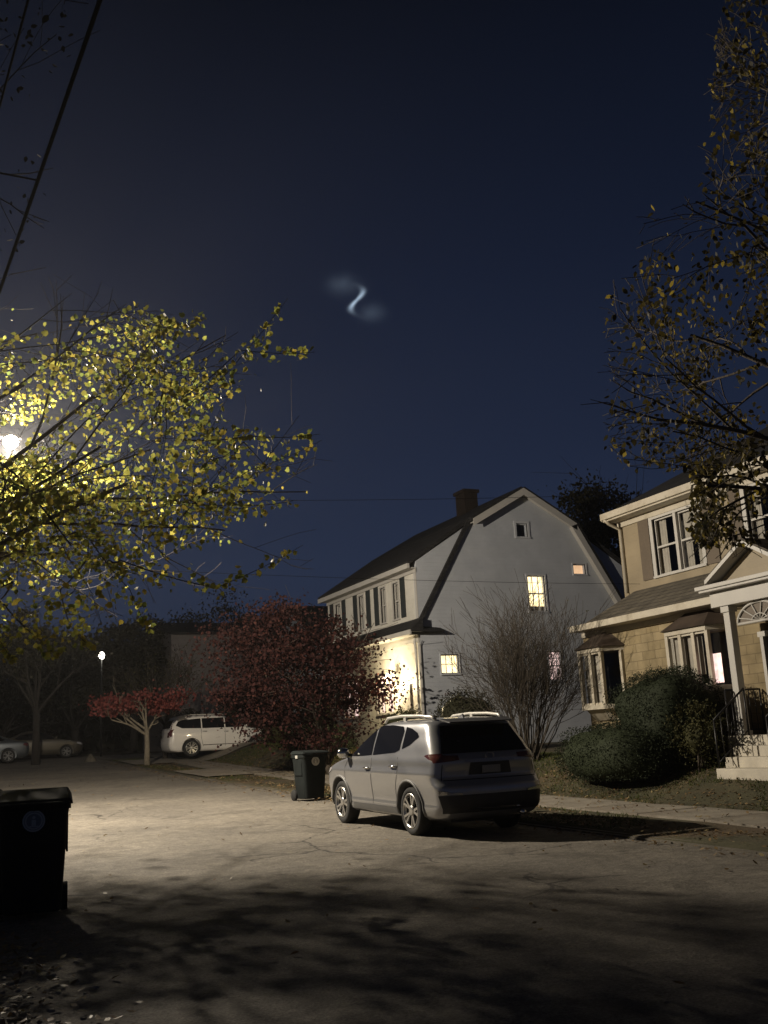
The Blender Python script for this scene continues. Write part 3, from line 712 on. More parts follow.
# ------------------------------------------------------------------ houses
def frame(o, u, n):
    o, u, n = Vector(o), Vector(u), Vector(n)
    return lambda a, z, w=0: o+u*a+Vector((0,0,z))+n*w
def wall_mb(b, F, poly, holes, th=.2):
    bm = bmesh.new(); loops = [poly]+[[(h[0],h[2]),(h[1],h[2]),(h[1],h[3]),(h[0],h[3])] for h in holes]; ed = []
    for lp in loops:
        vs = [bm.verts.new((p[0], p[1], 0)) for p in lp]
        ed += [bm.edges.new((vs[i], vs[(i+1)%len(vs)])) for i in range(len(vs))]
    bmesh.ops.triangle_fill(bm, use_beauty=True, use_dissolve=False, edges=ed)
    bm.verts.index_update(); V = [tuple(v.co) for v in bm.verts]; Fc = [tuple(v.index for v in f.verts) for f in bm.faces]; bm.free()
    b.add([F(v[0],v[1],0) for v in V], Fc); b.add([F(v[0],v[1],-th) for v in V], [tuple(reversed(f)) for f in Fc])
    for lp in loops:
        for i in range(len(lp)):
            p, q = lp[i], lp[(i+1)%len(lp)]
            b.add([F(*p,0),F(*q,0),F(*q,-th),F(*p,-th)], [(0,1,2,3)])
def window(F, u0, u1, z0, z1, root, trim, cols=1, style='sash', inner=None, muntin=(0,0), curtain=None, casing=.09, sill=True):
    b = MB(); c = casing
    b.obox(F,u0-c,u0,z0-.0,z1+c,-.06,.03); b.obox(F,u1,u1+c,z0,z1+c,-.06,.03); b.obox(F,u0,u1,z1,z1+c,-.06,.03)
    b.obox(F,u0-c,u1+c,z0-.05,z0-.0,-.06,.055 if sill else .03)
    w = b.build('window', trim, root)
    q = MB(); s = .035; cw = (u1-u0)/cols
    for i in range(cols):
        a0, a1 = u0+cw*i, u0+cw*(i+1)
        if i: q.obox(F,a0-.045,a0+.045,z0,z1,-.07,.022); a0 += .045
        if i < cols-1: a1 -= .045
        zm = (z0+z1)/2
        q.obox(F,a0,a0+s,z0,z1,-.10,-.05); q.obox(F,a1-s,a1,z0,z1,-.10,-.05); q.obox(F,a0+s,a1-s,z1-s,z1,-.10,-.05); q.obox(F,a0+s,a1-s,z0,z0+s,-.10,-.05)
        if style == 'sash': q.obox(F,a0+s,a1-s,zm-.022,zm+.022,-.098,-.045)
        nx, nz = muntin
        zlo = zm if style == 'sash' else z0
        for k in range(1, nx): x = a0+(a1-a0)*k/nx; q.obox(F,x-.01,x+.01,z0+s,z1-s,-.095,-.062)
        for k in range(1, nz): z = z0+(z1-z0)*k/nz; q.obox(F,a0+s,a1-s,z-.01,z+.01,-.094,-.063)
    q.build('sash', trim, w)
    p = MB(); p.add([F(u0,z0,-.08),F(u1,z0,-.08),F(u1,z1,-.08),F(u0,z1,-.08)], [(0,1,2,3)]); p.build('pane', M['glass'], w)
    bd = -.19 if inner else -.55; ex = .0 if inner else .1
    k = MB(); k.add([F(u0-ex,z0-ex,bd),F(u1+ex,z0-ex,bd),F(u1+ex,z1+ex,bd),F(u0-ex,z1+ex,bd)], [(0,1,2,3)])
    k.build('room_backing', inner or M['dark_room'], w)
    if curtain:
        t = MB()
        for (a, c_, lo_, hi) in curtain:   # fractions across and up, folded cloth
            n = 14; vs = []
            for i in range(n+1):
                u = u0+(u1-u0)*(a+(c_-a)*i/n); dd = -.16+.012*sin(i*2.1)+.006*sin(i*5.3)
                vs += [F(u,z0+(z1-z0)*lo_,dd),F(u,z0+(z1-z0)*hi,dd)]
            t.add(vs, [(2*i,2*i+2,2*i+3,2*i+1) for i in range(n)], True)
        t.build('curtain', M['curtain'], w)
    return w
def shutter(F, u0, u1, z0, z1, root, m, fr):
    b = MB(); b.obox(F,u0,u1,z0,z1,.004,.035); s = b.build('shutter', m, root, bevel=.004)
    return s
def plank(b, a, c, w, h): b.bar(a, c, w, h)

# ---- white gambrel house: front faces the street (-X), gable faces the camera (-Y)
wh = empty('gambrel_house', (19.2, 33.5, 1.2), 0, 'white gambrel roofed house with dark front dormer and lit windows in its side', 'house')
YG, YB, XF, XB = 29.4, 37.2, 15.0, 23.4
def FG(u, z, w=0): return Vector((u, YG-w, z))
def FX(u, z, w=0): return Vector((XF-w, u, z))
holes = [(19.25,19.95,5.72,6.96),(21.19,21.73,7.04,7.41),(18.97,19.43,8.30,8.78),(15.70,16.36,3.68,4.30),(19.84,20.38,3.38,4.36)]
b = MB(); wall_mb(b, FG, [(XF,.9),(XB,.9),(XB,7.35),(21.28,8.72),(19.22,9.88),(17.16,8.72),(XF,7.35)], holes)
b.build('side_wall', M['white_siding'], wh)
fh = [(30.78,31.22,5.66,6.88),(31.82,32.24,5.66,6.88),(33.7,34.14,5.66,6.88),(35.9,36.4,5.66,6.88),(31.6,32.9,2.6,3.9),(34.6,35.9,2.6,3.9)]
b = MB(); wall_mb(b, FX, [(YG+.2,.9),(YB,.9),(YB,7.3),(YG+.2,7.3)], fh)
b.build('front_wall', M['front_siding_lit'] if 'front_siding_lit' in M else M['white_siding'], wh)
b = MB(); b.box(XB-.2,XB,YG+.2,YB,.9,7.3); b.box(XF+.2,XB-.2,YB-.2,YB,.9,7.3); b.prism([(XF+.1,YB-.2,7.3),(XB-.1,YB-.2,7.3),(19.22,YB-.2,9.85)], (0,.2,0)); b.build('back_wall', M['white_siding'], wh)
# upper roof: one plane each side from ridge down over the shed dormers
def slab(b, p0, p1, y0, y1, th):   # roof slab between profile points (x,z)
    (xa, za), (xb, zb) = p0, p1; d = Vector((xb-xa, 0, zb-za)).normalized(); nrm = Vector((-d.z, 0, d.x));
    if nrm.z < 0: nrm = -nrm
    t = nrm*th
    b.hexa([(xa,y0,za),(xb,y0,zb),(xb,y1,zb),(xa,y1,za),(xa+t.x,y0,za+t.z),(xb+t.x,y0,zb+t.z),(xb+t.x,y1,zb+t.z),(xa+t.x,y1,za+t.z)])
b = MB(); ov = .28
slab(b, (19.22,9.93), (17.10,8.745), YG-ov, YB+.2, .13); slab(b, (19.22,9.93), (21.34,8.745), YG-ov, YB+.2, .13)
slab(b, (17.10,8.745), (14.72,7.22), YG-.05, YB+.2, .12); slab(b, (21.34,8.745), (23.7,7.22), YG-.05, YB+.2, .12)
slab(b, (17.16,8.80), (14.95,5.16), YG-.11, YG-.004, .13); slab(b, (21.28,8.80), (23.49,5.16), YG-ov, YG-.004, .13)
b.build('roof', M['shingle'], wh, recalc=True)
b = MB()   # skirt roof under the dormer front, and the eave return
b.hexa([(14.55,YG-ov,5.02),(XF-.004,YG-ov,5.02),(XF-.004,YB,5.02),(14.55,YB,5.02),(14.55,YG-ov,5.10),(XF-.004,YG-ov,5.48),(XF-.004,YB,5.48),(14.55,YB,5.10)])
b.hexa([(XF,YG-ov,5.02),(15.80,YG-ov,5.02),(15.80,YG-.004,5.02),(XF,YG-.004,5.02),(XF,YG-ov,5.08),(15.75,YG-ov,5.06),(15.75,YG-.004,5.17),(XF,YG-.004,5.22)])
b.build('skirt_roof', M['shingle'], wh)
b = MB()   # rake boards
def rake(b, p0, p1, w=.20):
    for q0, q1 in ((p0, p1),):
        b.hexa([(q0[0],YG-ov-.03,q0[1]-w),(q1[0],YG-ov-.03,q1[1]-w),(q1[0],YG-ov-.003,q1[1]-w),(q0[0],YG-ov-.003,q0[1]-w),(q0[0],YG-ov-.03,q0[1]+.05),(q1[0],YG-ov-.03,q1[1]+.05),(q1[0],YG-ov-.003,q1[1]+.05),(q0[0],YG-ov-.003,q0[1]+.05)])
rake(b, (17.12,8.76), (19.22,9.94)); rake(b, (19.22,9.94), (21.32,8.76))
for sgn in (-1,):
    xa, xb = 19.22-sgn*2.08, 19.22-sgn*4.24; pr = [(xa,8.78),(xb,5.20),(xb+sgn*.16,5.12),(xa+sgn*.22,8.70)]
    b.prism([(x, YG-ov-.03, z) for x, z in pr], (0,.027,0))
# soffits
for p0, p1 in (((17.12,8.70),(19.22,9.87)),((21.32,8.70),(19.22,9.87))):
    b.hexa([(p0[0],YG-ov,p0[1]-.03),(p1[0],YG-ov,p1[1]-.03),(p1[0],YG-.003,p1[1]-.03),(p0[0],YG-.003,p0[1]-.03),(p0[0],YG-ov,p0[1]),(p1[0],YG-ov,p1[1]),(p1[0],YG-.003,p1[1]),(p0[0],YG-.003,p0[1])])
for sgn in (-1,):
    xa, xb = 19.22-sgn*2.02, 19.22-sgn*4.20; oo = .16 if sgn > 0 else ov
    b.hexa([(xa,YG-oo,8.74),(xb,YG-oo,5.16),(xb,YG-.004,5.16),(xa,YG-.004,8.74),(xa+sgn*.06,YG-oo,8.70),(xb+sgn*.06,YG-oo,5.12),(xb+sgn*.06,YG-.004,5.12),(xa+sgn*.06,YG-.004,8.70)])
b.build('rake_board', M['white_trim'], wh, recalc=True)
b = MB()   # fascia, gutter, soffit, frieze, corner boards on the street side
b.box(14.66,14.74,YG-.06,YB+.2,7.10,7.26); b.box(14.74,14.996,YG-.02,YB,7.10,7.14); b.box(14.95,14.995,YG-.02,YB,6.98,7.10); b.box(14.97,14.996,YG,YG+.12,5.48,6.98)
b.box(14.50,14.56,YG-ov,YB,4.94,5.08); b.box(14.56,14.996,YG-.02,YB,4.94,4.98); b.box(14.93,14.995,YG,YB,4.72,4.94); b.box(14.97,14.995,YG,YG+.13,.95,4.72)
b.build('street_trim', M['white_trim'], wh)
b = MB(); b.tube([(14.92,YG+.22,4.95),(14.90,YG+.22,4.75),(14.93,YG+.22,4.5),(14.93,YG+.22,1.3)], .04, 8); b.build('downpipe', M['white_trim'], wh)
b = MB(); b.tube([(15.0,YG-.03,1.2),(15.0,YG-.03,4.6),(15.05,YG-.05,4.75)],.012,6); b.build('cable', M['iron'], wh)
GT = M['gable_trim']
wb = window(FG, *holes[0], wh, GT, inner=M['lit_yellow'], muntin=(3,0), curtain=[(0,1,0,.16)], casing=.06)
window(FG, *holes[1], wh, GT, style='fixed', inner=M['lit_orange'], casing=.04)
window(FG, *holes[2], wh, GT, style='fixed', casing=.08)
window(FG, *holes[3], wh, GT, style='fixed', inner=M['lit_yellow'], muntin=(3,2), casing=.04)
window(FG, *holes[4], wh, GT, inner=M['lit_pink'], muntin=(3,4), casing=.04)
for h in fh[:4]: window(FX, *h, wh, M['white_trim'], curtain=[(0,1,.5,1)], casing=.06)
for h in fh[4:]: window(FX, *h, wh, M['white_trim'], cols=2, inner=M['lit_pink'], casing=.08)
for u0 in (30.28, 32.42, 33.12, 34.3, 35.4, 36.6): shutter(FX, u0, u0+.34, 5.64, 6.98, wh, M['shutter_dark'], None)
b = MB(); b.box(XF-.06,XF-.004,30.25,31.15,1.35,3.45); b.build('front_door', M['white_trim'], wh)
b = MB(); b.box(XF-.25,XF-.05,31.42,31.55,2.75,2.9) if False else b.lathe([(.02,-.02),(.09,0),(.11,.18),(.06,.26),(.015,.30)], (14.62,31.2,3.55), 'z', 12)
lt = b.build('porch_lantern', M['porch_glow'], wh)
b = MB(); b.tube([(14.62,31.2,3.85),(14.75,31.2,3.95),(14.99,31.2,3.9)], .015, 6); b.build('lantern_bracket', M['iron'], wh)
b = MB(); b.box(13.9,XF-.004,29.9,32.2,.95,1.30); b.box(13.6,13.9,30.1,32.0,.9,1.12); b.build('stoop', M['concrete'], wh)
b = MB(); b.box(18.70,19.25,32.3,33.0,9.2,10.72); b.box(18.64,19.31,32.24,33.06,10.60,10.72); b.build('chimney', M['brick'], wh)
pd = bpy.data.lights.new('porch_light', 'POINT'); po = bpy.data.objects.new('porch_light', pd); C.objects.link(po); po.location = (14.42,31.2,3.62); pd.energy = 300; pd.color = (1,.80,.48); pd.shadow_soft_size = .08

# ---- tan house on the right
th = empty('tan_house', (18.5, 15, 1.0), 0, 'tan stone house with white portico, two bay windows and grey skirt roof', 'house')
XL, XU, Y0, Y1 = 15.0, 15.9, 8.2, 20.0
def FL(u, z, w=0): return Vector((XL-w, u, z))
def FU(u, z, w=0): return Vector((XU-w, u, z))
b = MB(); YE = 20.66
wall_mb(b, FL, [(Y0,.4),(YE,.4),(YE,4.05),(Y0,4.05)], [(19.36,20.4,2.22,3.40),(15.7,17.15,2.36,3.46),(13.62,14.92,1.38,3.46)], .25); b.build('lower_wall', M['tan_stone'], th)
uh = [(17.10,17.84,5.03,6.38),(17.98,18.72,5.03,6.38),(14.7,15.35,5.03,6.38),(12.2,13.6,5.03,6.38)]
uh = [(17.18,18.74,5.06,6.40),(14.9,15.75,5.06,6.40),(12.2,13.6,5.06,6.40)]
b = MB(); wall_mb(b, FU, [(Y0,4.05),(Y1,4.05),(Y1,6.66),(Y0,6.66)], uh); b.build('upper_wall', M['tan_siding'], th)
b = MB(); b.box(XL+.25,22.5,YE-.2,YE,.4,4.04); b.box(XU+.2,22.5,Y1-.2,Y1-.001,4.04,6.66); b.box(22.3,22.5,Y0,Y1-.2,.4,6.66); b.box(XL+.25,22.3,Y0,Y0+.2,.4,6.66); b.build('back_wall', M['tan_siding'], th)
b = MB()   # main hipped roof
e0, e1, x0, x1, zr_ = Y0-.4, Y1+.06, 15.48, 22.95, 6.78
rz_ = 8.9; xm = (x0+x1)/2; ya, yb_ = e0+3.4, e1-3.4
b.add([(x0,e0,zr_),(x1,e0,zr_),(x1,e1,zr_),(x0,e1,zr_),(xm,ya,rz_),(xm,yb_,rz_)], [(0,4,5,3),(2,5,4,1),(0,1,4),(3,5,2)])
b.add([(x0,e0,zr_-.03),(x1,e0,zr_-.03),(x1,e1,zr_-.03),(x0,e1,zr_-.03)], [(0,1,2,3)]); b.build('roof', M['shingle'], th)
b = MB()
b.box(15.40,15.48,e0,e1,6.64,6.80); b.box(15.48,22.95,e1,e1+.08,6.64,6.80); b.box(15.48,XU-.004,e0,e1,6.60,6.65); b.box(XU-.05,XU-.004,Y0,Y1,6.46,6.60); b.box(XU-.004,22.5,Y1+.004,e1,6.60,6.65)
b.box(15.46,15.50,e0,e1,6.66,6.78); b.build('eave_trim', M['cream_trim'], th, bevel=.008)
b = MB()   # skirt roof between storeys
b.hexa([(14.60,Y0,4.02),(XU-.004,Y0,4.02),(XU-.004,Y1+.14,4.02),(14.60,Y1+.14,4.02),(14.60,Y0,4.07),(XU-.004,Y0,4.84),(XU-.004,Y1-.35,4.84),(14.60,Y1+.14,4.07)])
b.build('skirt_roof', M['grey_shingle'], th)
b = MB(); b.box(14.50,14.60,Y0,20.5,3.94,4.09); b.box(14.60,XL-.004,Y0,20.5,3.94,3.98); b.box(XL-.06,XL-.004,Y0,YE,3.82,3.94); b.box(14.60,16.6,Y1+.145,20.72,4.055,4.09); b.build('gutter', M['cream_trim'], th, bevel=.01)
b = MB(); b.tube([(15.44,Y1-.05,6.66),(15.55,Y1-.08,6.55),(15.86,Y1-.10,6.40),(15.86,Y1-.10,4.84)], .045, 8); b.build('downpipe', M['cream_trim'], th)
b = MB(); b.box(XU-.02,XU-.003,Y1-.14,Y1+.015,4.3,6.46); b.build('corner_board', M['tan_siding'], th)
window(FU, *uh[0], th, M['white_trim'], cols=2, curtain=[(.04,.2,0,1),(.3,.46,.0,1),(.54,.66,0,1),(.82,.97,0,1),(.05,.45,.45,1)], casing=.11)
window(FU, *uh[1], th, M['white_trim'], curtain=[(0,.3,0,1),(.7,1,0,1)], casing=.11)
window(FU, *uh[2], th, M['white_trim'], cols=2, curtain=[(0,.3,0,1),(.7,1,0,1)], casing=.11)
for (a, c_) in ((18.87,19.25),(16.66,17.05),(15.88,16.22),(14.42,14.76)): shutter(FU, a, c_, 5.02, 6.46, th, M['shutter_brown'], None)
def bay(y0, y1, z0, z1, name_hint, cols, lit=False, proj_=.42, roofh=.36):
    bw = MB(); a = .28; xf = XL-proj_
    pts = [(XL,y0),(xf,y0+a),(xf,y1-a),(XL,y1)]
    def ringp(b, off, za, zb):
        P = [(XL-.002,y0-off),(xf-off,y0+a-off*.5),(xf-off,y1-a+off*.5),(XL-.002,y1+off)]
        b.add([(x,y,za) for x,y in P]+[(x,y,zb) for x,y in P], [(0,1,2,3),(7,6,5,4)]+[(i,(i+1)%4,4+(i+1)%4,4+i) for i in range(4)])
    ringp(bw, .05, z0-.10, z0); ringp(bw, .05, z1, z1+.10)
    for (x, y) in pts[1:3]: bw.box(x-.03,x+.05,y-.045,y+.045,z0,z1)
    bw.box(xf+.03,XL-.003,y0-.02,y0+.05,z0,z1) if False else None
    yy0, yy1 = y0+a, y1-a
    for i in range(1, cols): y = yy0+(yy1-yy0)*i/cols; bw.box(xf-.025,xf+.05,y-.045,y+.045,z0,z1)
    for (y, yv) in ((y0+.02,0),(y1-.02,0)): bw.box(XL-.07,XL-.003,y-.04,y+.04,z0,z1)
    for k in range(cols):
        ya_ = yy0+(yy1-yy0)*k/cols+.045; yb2 = yy0+(yy1-yy0)*(k+1)/cols-.045
        bw.box(xf,xf+.04,ya_,yb2,z0,z0+.05); bw.box(xf,xf+.04,ya_,yb2,z1-.05,z1)
    w = bw.build('bay_window', M['cream_trim'], th)
    p = MB(); q = [(XL-.02,y0+.02),(xf+.02,y0+a+.01),(xf+.02,y1-a-.01),(XL-.02,y1-.02)]
    for i in range(3): p.add([(q[i][0],q[i][1],z0),(q[i+1][0],q[i+1][1],z0),(q[i+1][0],q[i+1][1],z1),(q[i][0],q[i][1],z1)], [(0,1,2,3)])
    p.build('pane', M['glass'], w)
    r = MB(); o_ = .12
    P = [(XL-.004,y0-o_),(xf-o_,y0+a-.06),(xf-o_,y1-a+.06),(XL-.004,y1+o_)]; T = [(XL-.004,y0+.42),(XL-.06,y0+.5),(XL-.06,y1-.5),(XL-.004,y1-.42)]
    r.add([(x,y,z1+.10) for x,y in P]+[(x,y,z1+.10+roofh) for x,y in T], [(0,3,2,1),(0,1,5,4),(1,2,6,5),(2,3,7,6),(4,5,6,7)])
    r.build('bay_roof', M['bay_metal'], w)
    d = MB(); d.box(XL-.02+.30,XL+.4,y0+.05,y1-.05,z0-.1,z1+.1); d.build('room_backing', M['dark_room'], w)
    s = MB(); s.add([(x+.0,y,z0-.10) for x,y in ((XL-.004,y0+.05),(xf+.04,y0+a+.03),(xf+.04,y1-a-.03),(XL-.004,y1-.05))]+[(XL-.004,y0+.15,z0-.35),(XL-.06,y0+a+.1,z0-.35),(XL-.06,y1-a-.1,z0-.35),(XL-.004,y1-.15,z0-.35)],[(0,1,5,4),(1,2,6,5),(2,3,7,6),(4,5,6,7),(0,3,2,1)])
    s.build('apron', M['cream_trim'], w)
    return w, xf
def cloth(parent, m, x, y0, y1, z0, z1, name='curtain'):
    t = MB(); n = max(6, int((y1-y0)/.035)); vs = []
    for i in range(n+1):
        y = y0+(y1-y0)*i/n; vs += [(x+.012*sin(i*1.9),y,z0),(x+.012*sin(i*1.9),y,z1)]
    t.add(vs, [(2*i,2*i+2,2*i+3,2*i+1) for i in range(n)], True); t.build(name, m, parent)
w1, xf = bay(19.20, 20.58, 2.19, 3.40, '', 2, proj_=.42)
cloth(w1, M['curtain'], xf+.12, 19.62, 20.20, 2.22, 3.38)
w2, xf = bay(15.66, 17.42, 2.36, 3.46, '', 3, proj_=.42)
cloth(w2, M['curtain'], xf+.12, 16.70, 17.05, 2.5, 3.44); cloth(w2, M['curtain'], xf+.12, 16.22, 16.66, 2.6, 3.44)
cloth(w2, M['lit_pink2'] if 'lit_pink2' in M else M['lit_pink'], xf+.10, 15.72, 16.14, 2.40, 2.98, 'lit_blind')
# portico
b = MB(); b.box(14.05,XL-.004,12.75,15.15,.4,1.37); b.build('porch_floor', M['step'], th)
stp = MB()
for i, (xa, z) in enumerate(((13.15,.83),(13.47,1.01),(13.79,1.19))): stp.box(xa,xa+.345 if i < 2 else 14.046,13.2,14.56+.10*i,.3,z)
stp.build('steps', M['step'], th, bevel=.012)
for y in (14.98, 13.45):
    b = MB(); b.box(14.24,14.40,y-.08,y+.08,1.46,3.72); b.box(14.21,14.43,y-.11,y+.11,1.37,1.46); b.box(14.21,14.43,y-.11,y+.11,3.68,3.80); b.build('column', M['white_trim'], th, bevel=.01)
b = MB(); b.box(14.18,14.44,13.05,15.30,3.80,4.10); b.box(14.44,XL-.07,13.05,13.28,3.80,4.10); b.box(14.44,XL-.07,15.08,15.30,3.80,4.10); b.build('entablature', M['white_trim'], th, bevel=.008)
b = MB(); b.box(14.02,XU-.4,12.98,15.42,4.10,4.15); b.box(13.98,XU-.4,12.92,15.48,4.15,4.23); b.build('cornice', M['white_trim'], th, bevel=.01)
b = MB(); yc = 14.12
b.prism([(14.24,yc-1.0,4.235),(14.24,yc+1.0,4.235),(14.24,yc,4.78)], (.06,0,0)); b.build('pediment', M['tan_siding'], th)
for s in (1,-1):
    b = MB(); ye = yc+s*1.06
    b.hexa([(13.98,ye,4.24),(14.30,ye,4.24),(14.30,yc,4.84),(13.98,yc,4.84),(13.98,ye,4.32),(14.30,ye,4.32),(14.30,yc,4.92),(13.98,yc,4.92)]); b.build('pediment_rake', M['white_trim'], th, recalc=True)
    b = MB(); b.hexa([(14.0,ye,4.325),(15.88,ye,4.325),(15.88,yc,4.925),(14.0,yc,4.925),(14.0,ye,4.36),(15.88,ye,4.36),(15.88,yc,4.96),(14.0,yc,4.96)]); b.build('portico_roof', M['grey_shingle'], th, recalc=True)
# door, sidelights, fan
dr = MB(); dr.box(XL+.05,XL+.10,13.82,14.62,1.26,3.18); door = dr.build('front_door', M['door_brown'], th)
q = MB(); q.box(XL+.02,XL+.05,13.90,14.54,1.9,3.05); q.build('door_pane', M['curtain'], door)
q = MB(); q.box(XL-.03,XL+.14,13.74,13.82,1.22,3.2); q.box(XL-.03,XL+.14,14.62,14.70,1.22,3.2); q.box(XL-.03,XL+.14,14.86,14.94,1.22,3.2); q.box(XL-.03,XL+.14,13.60,13.66,1.22,3.2); q.box(XL-.04,XL+.14,13.56,14.98,3.2,3.30)
q.box(XL+.02,XL+.1,14.70,14.86,1.24,1.6); q.build('door_frame', M['white_trim'], th)
q = MB(); q.add([(XL+.06,14.70,1.6),(XL+.06,14.86,1.6),(XL+.06,14.86,3.2),(XL+.06,14.70,3.2)],[(0,1,2,3)]); q.build('sidelight_pane', M['glass'], th)
q = MB(); q.box(XL+.3,XL+.34,13.5,15.0,1.2,3.5); q.build('hall_backing', M['dark_room'], th)
q = MB(); zc = 3.80; Rr = .56   # half-round fan grille between columns
arc = [(14.30, 14.2+Rr*cos(pi*i/20), 3.42+.36*sin(pi*i/20)) for i in range(21)]
q.tube(arc, .028, 6); q.tube([arc[0], arc[-1]], .028, 6)
for i in range(2, 20, 3): q.tube([(14.30,14.2,3.43), arc[i]], .014, 5)
q.tube([(14.30,14.2+.2*cos(pi*i/10),3.43+.13*sin(pi*i/10)) for i in range(11)], .014, 5)
fan = q.build('fan_grille', M['white_trim'], th)
q = MB(); q.prism([(14.315,14.76,3.42)]+[(14.315,y,z) for (_, y, z) in arc[1:-1]]+[(14.315,13.64,3.42)], (.02,0,0)); q.build('fan_panel', M['shutter_brown'], fan)
q = MB(); q.prism([(14.285,14.76,3.80)]+[(14.285,y,z) for (_, y, z) in arc]+[(14.285,13.63,3.80)], (.05,0,0)) if False else q.box(14.24,14.38,14.78,14.75+.0,3.42,3.8)
# railing
def railing(root, pts, posts, name='railing', h=.85, n=6, scroll=True):
    q = MB(); a, c_ = Vector(pts[0]), Vector(pts[1])
    q.tube([a+Vector((0,0,h)), c_+Vector((0,0,h))], .02, 6); q.tube([a+Vector((0,0,.10)), c_+Vector((0,0,.10))], .012, 6)
    for i in range(n+1):
        p = a+(c_-a)*i/n; r_ = .018 if i in (0, n) else .009
        q.tube([p, p+Vector((0,0,h))], r_, 6)
    if scroll:
        m_ = (a+c_)/2+Vector((0,0,h*.5)); d = (c_-a).normalized()
        for s in (-1, 1):
            q.tube([m_+d*(s*.06*(1-cos(t))*1.0)+Vector((0,0,.10*sin(t))) for t in [pi*2*i/14 for i in range(15)]], .007, 5)
    return q.build(name, M['iron'], root)
railing(th, [(14.08,15.10,1.37),(14.95,15.10,1.37)], None)
railing(th, [(14.08,14.62,1.37),(13.18,14.50,.82)], None, n=5)
railing(th, [(14.08,13.24,1.37),(13.18,13.24,.82)], None, n=5)
b = MB(); b.box(XL-.04,XL-.004,15.2,YE+.03,.35,1.15); b.box(XL-.04,XL-.004,Y0,12.7,.35,1.15); b.build('foundation', M['foundation'], th)

# ---- distant houses
def far_house(x0, x1, y0, y1, z0, z1, zr, label, wallm, roofm, hints):
    o = empty('far_house', ((x0+x1)/2,(y0+y1)/2,z0), 0, label, 'house', 'distant houses up the street')
    b = MB(); b.box(x0,x1,y0,y1,z0-.5,z1); b.prism([(x0,y0+.05,z1),(x0,y1-.05,z1),(x0,(y0+y1)/2,zr)],(x1-x0,0,0)) ; b.build('wall', wallm, o, recalc=True)
    b = MB(); ym = (y0+y1)/2
    for s, ye in ((0,y0-.4),(1,y1+.4)):
        zz = z1-.4*(zr-z1)/((y1-y0)/2)
        b.hexa([(x0-.3,ye,zz+.02),(x1+.3,ye,zz+.02),(x1+.3,ym,zr+.02),(x0-.3,ym,zr+.02),(x0-.3,ye,zz+.16),(x1+.3,ye,zz+.16),(x1+.3,ym,zr+.16),(x0-.3,ym,zr+.16)])
    b.build('roof', roofm, o, recalc=True)
    for (u, z) in hints:
        q = MB(); q.box(u,u+.9,y0-.03,y0-.005,z,z+1.3); w = q.build('window', M['white_trim'], o)
        q = MB(); q.box(u+.07,u+.83,y0-.045,y0-.035,z+.07,z+1.23); q.build('pane', M['car_glass'], w)
    return o
far_house(14.2, 22.5, 60, 68, 2.0, 8.6, 9.6, 'pale weathered house half hidden behind the bare branches above the white crossover', mat('far_wall', (.19,.17,.165), .8), M['shingle'], [])
far_house(19.5, 27, 50, 57, 2.0, 7.2, 9.2, 'low dark house with a pale roof edge behind the burgundy maple', M['white_siding'], M['shingle'], [(21,4.6),(24,4.6)])

# ------------------------------------------------------------------ plants
def rot_to(d): return Vector((0,0,1)).rotation_difference(d.normalized())
def branch(b, rnd, p, d, ln, r, lvl, tips, spread=.6, nseg=5, grav=0, kids=(3,4), decay=.68, wig=.12, up=.0, nside=6, minr=.004, clip=None):
    pts = [p.copy()]; rad = [r]; q = p.copy(); dd = d.normalized()
    for i in range(nseg):
        dd = (dd+Vector((rnd.gauss(0,wig),rnd.gauss(0,wig),rnd.gauss(0,wig)+up-grav))).normalized()
        q = q+dd*ln/nseg
        if clip and i and not clip(q): break
        pts.append(q.copy()); rad.append(max(minr, r*(1-.55*(i+1)/nseg)))
    if len(pts)-1 < nseg: rad[-1] = minr; rad[-2] = min(rad[-2], rad[-2]*.6+minr)
    b.tube(pts, rad, max(3, nside), cap=False)
    nseg = len(pts)-1
    if nseg < 3:
        tips += pts[1:]; return
    if lvl == 0:
        tips += pts[1:]; return
    if lvl == 1: tips += pts[3:]
    k = rnd.randint(*kids)
    for j in range(k):
        t = .35+.65*(j+rnd.random())/k; i = min(nseg-1, int(t*nseg)); pp = pts[i].lerp(pts[i+1], t*nseg-i if t*nseg-i < 1 else 1)
        a = rnd.uniform(0, 2*pi); ax = dd.orthogonal().normalized(); ax.rotate(Matrix.Rotation(a, 3, dd))
        nd = (dd*1.0+ax*rnd.uniform(.6,1.3)*spread/.6*.7).normalized()
        branch(b, rnd, pp, nd, ln*decay*rnd.uniform(.75,1.15), rad[i]*.62, lvl-1, tips, spread, nseg if lvl > 1 else 4, grav, kids, decay, wig, up, nside-1, minr, clip)
MAPLE = [(0,0),(.25,.06),(.45,.18),(.40,.42),(.48,.62),(.24,.68),(.14,.9),(0,1),(-.14,.9),(-.24,.68),(-.48,.62),(-.40,.42),(-.45,.18),(-.25,.06)]
OVAL = [(0,0),(.28,.3),(.25,.65),(0,1),(-.25,.65),(-.28,.3)]
def leaf(b, rnd, p, s, shape=OVAL, n=None, droop=.0):
    d = Vector((rnd.gauss(0,1),rnd.gauss(0,1),rnd.gauss(0,1)-droop*1.5)).normalized() if n is None else n
    x = d.orthogonal().normalized(); x.rotate(Matrix.Rotation(rnd.uniform(0,2*pi), 3, d)); z = d.cross(x)
    f = rnd.uniform(-.25,.25)
    b.add([p+x*(u*s)+d*(v*s)+z*(abs(u)*s*f*1.6) for u, v in shape], [tuple(range(len(shape)))])
def thing_tree(name, loc, label, cat, group=None): return empty(name, loc, 0, label, cat, group)

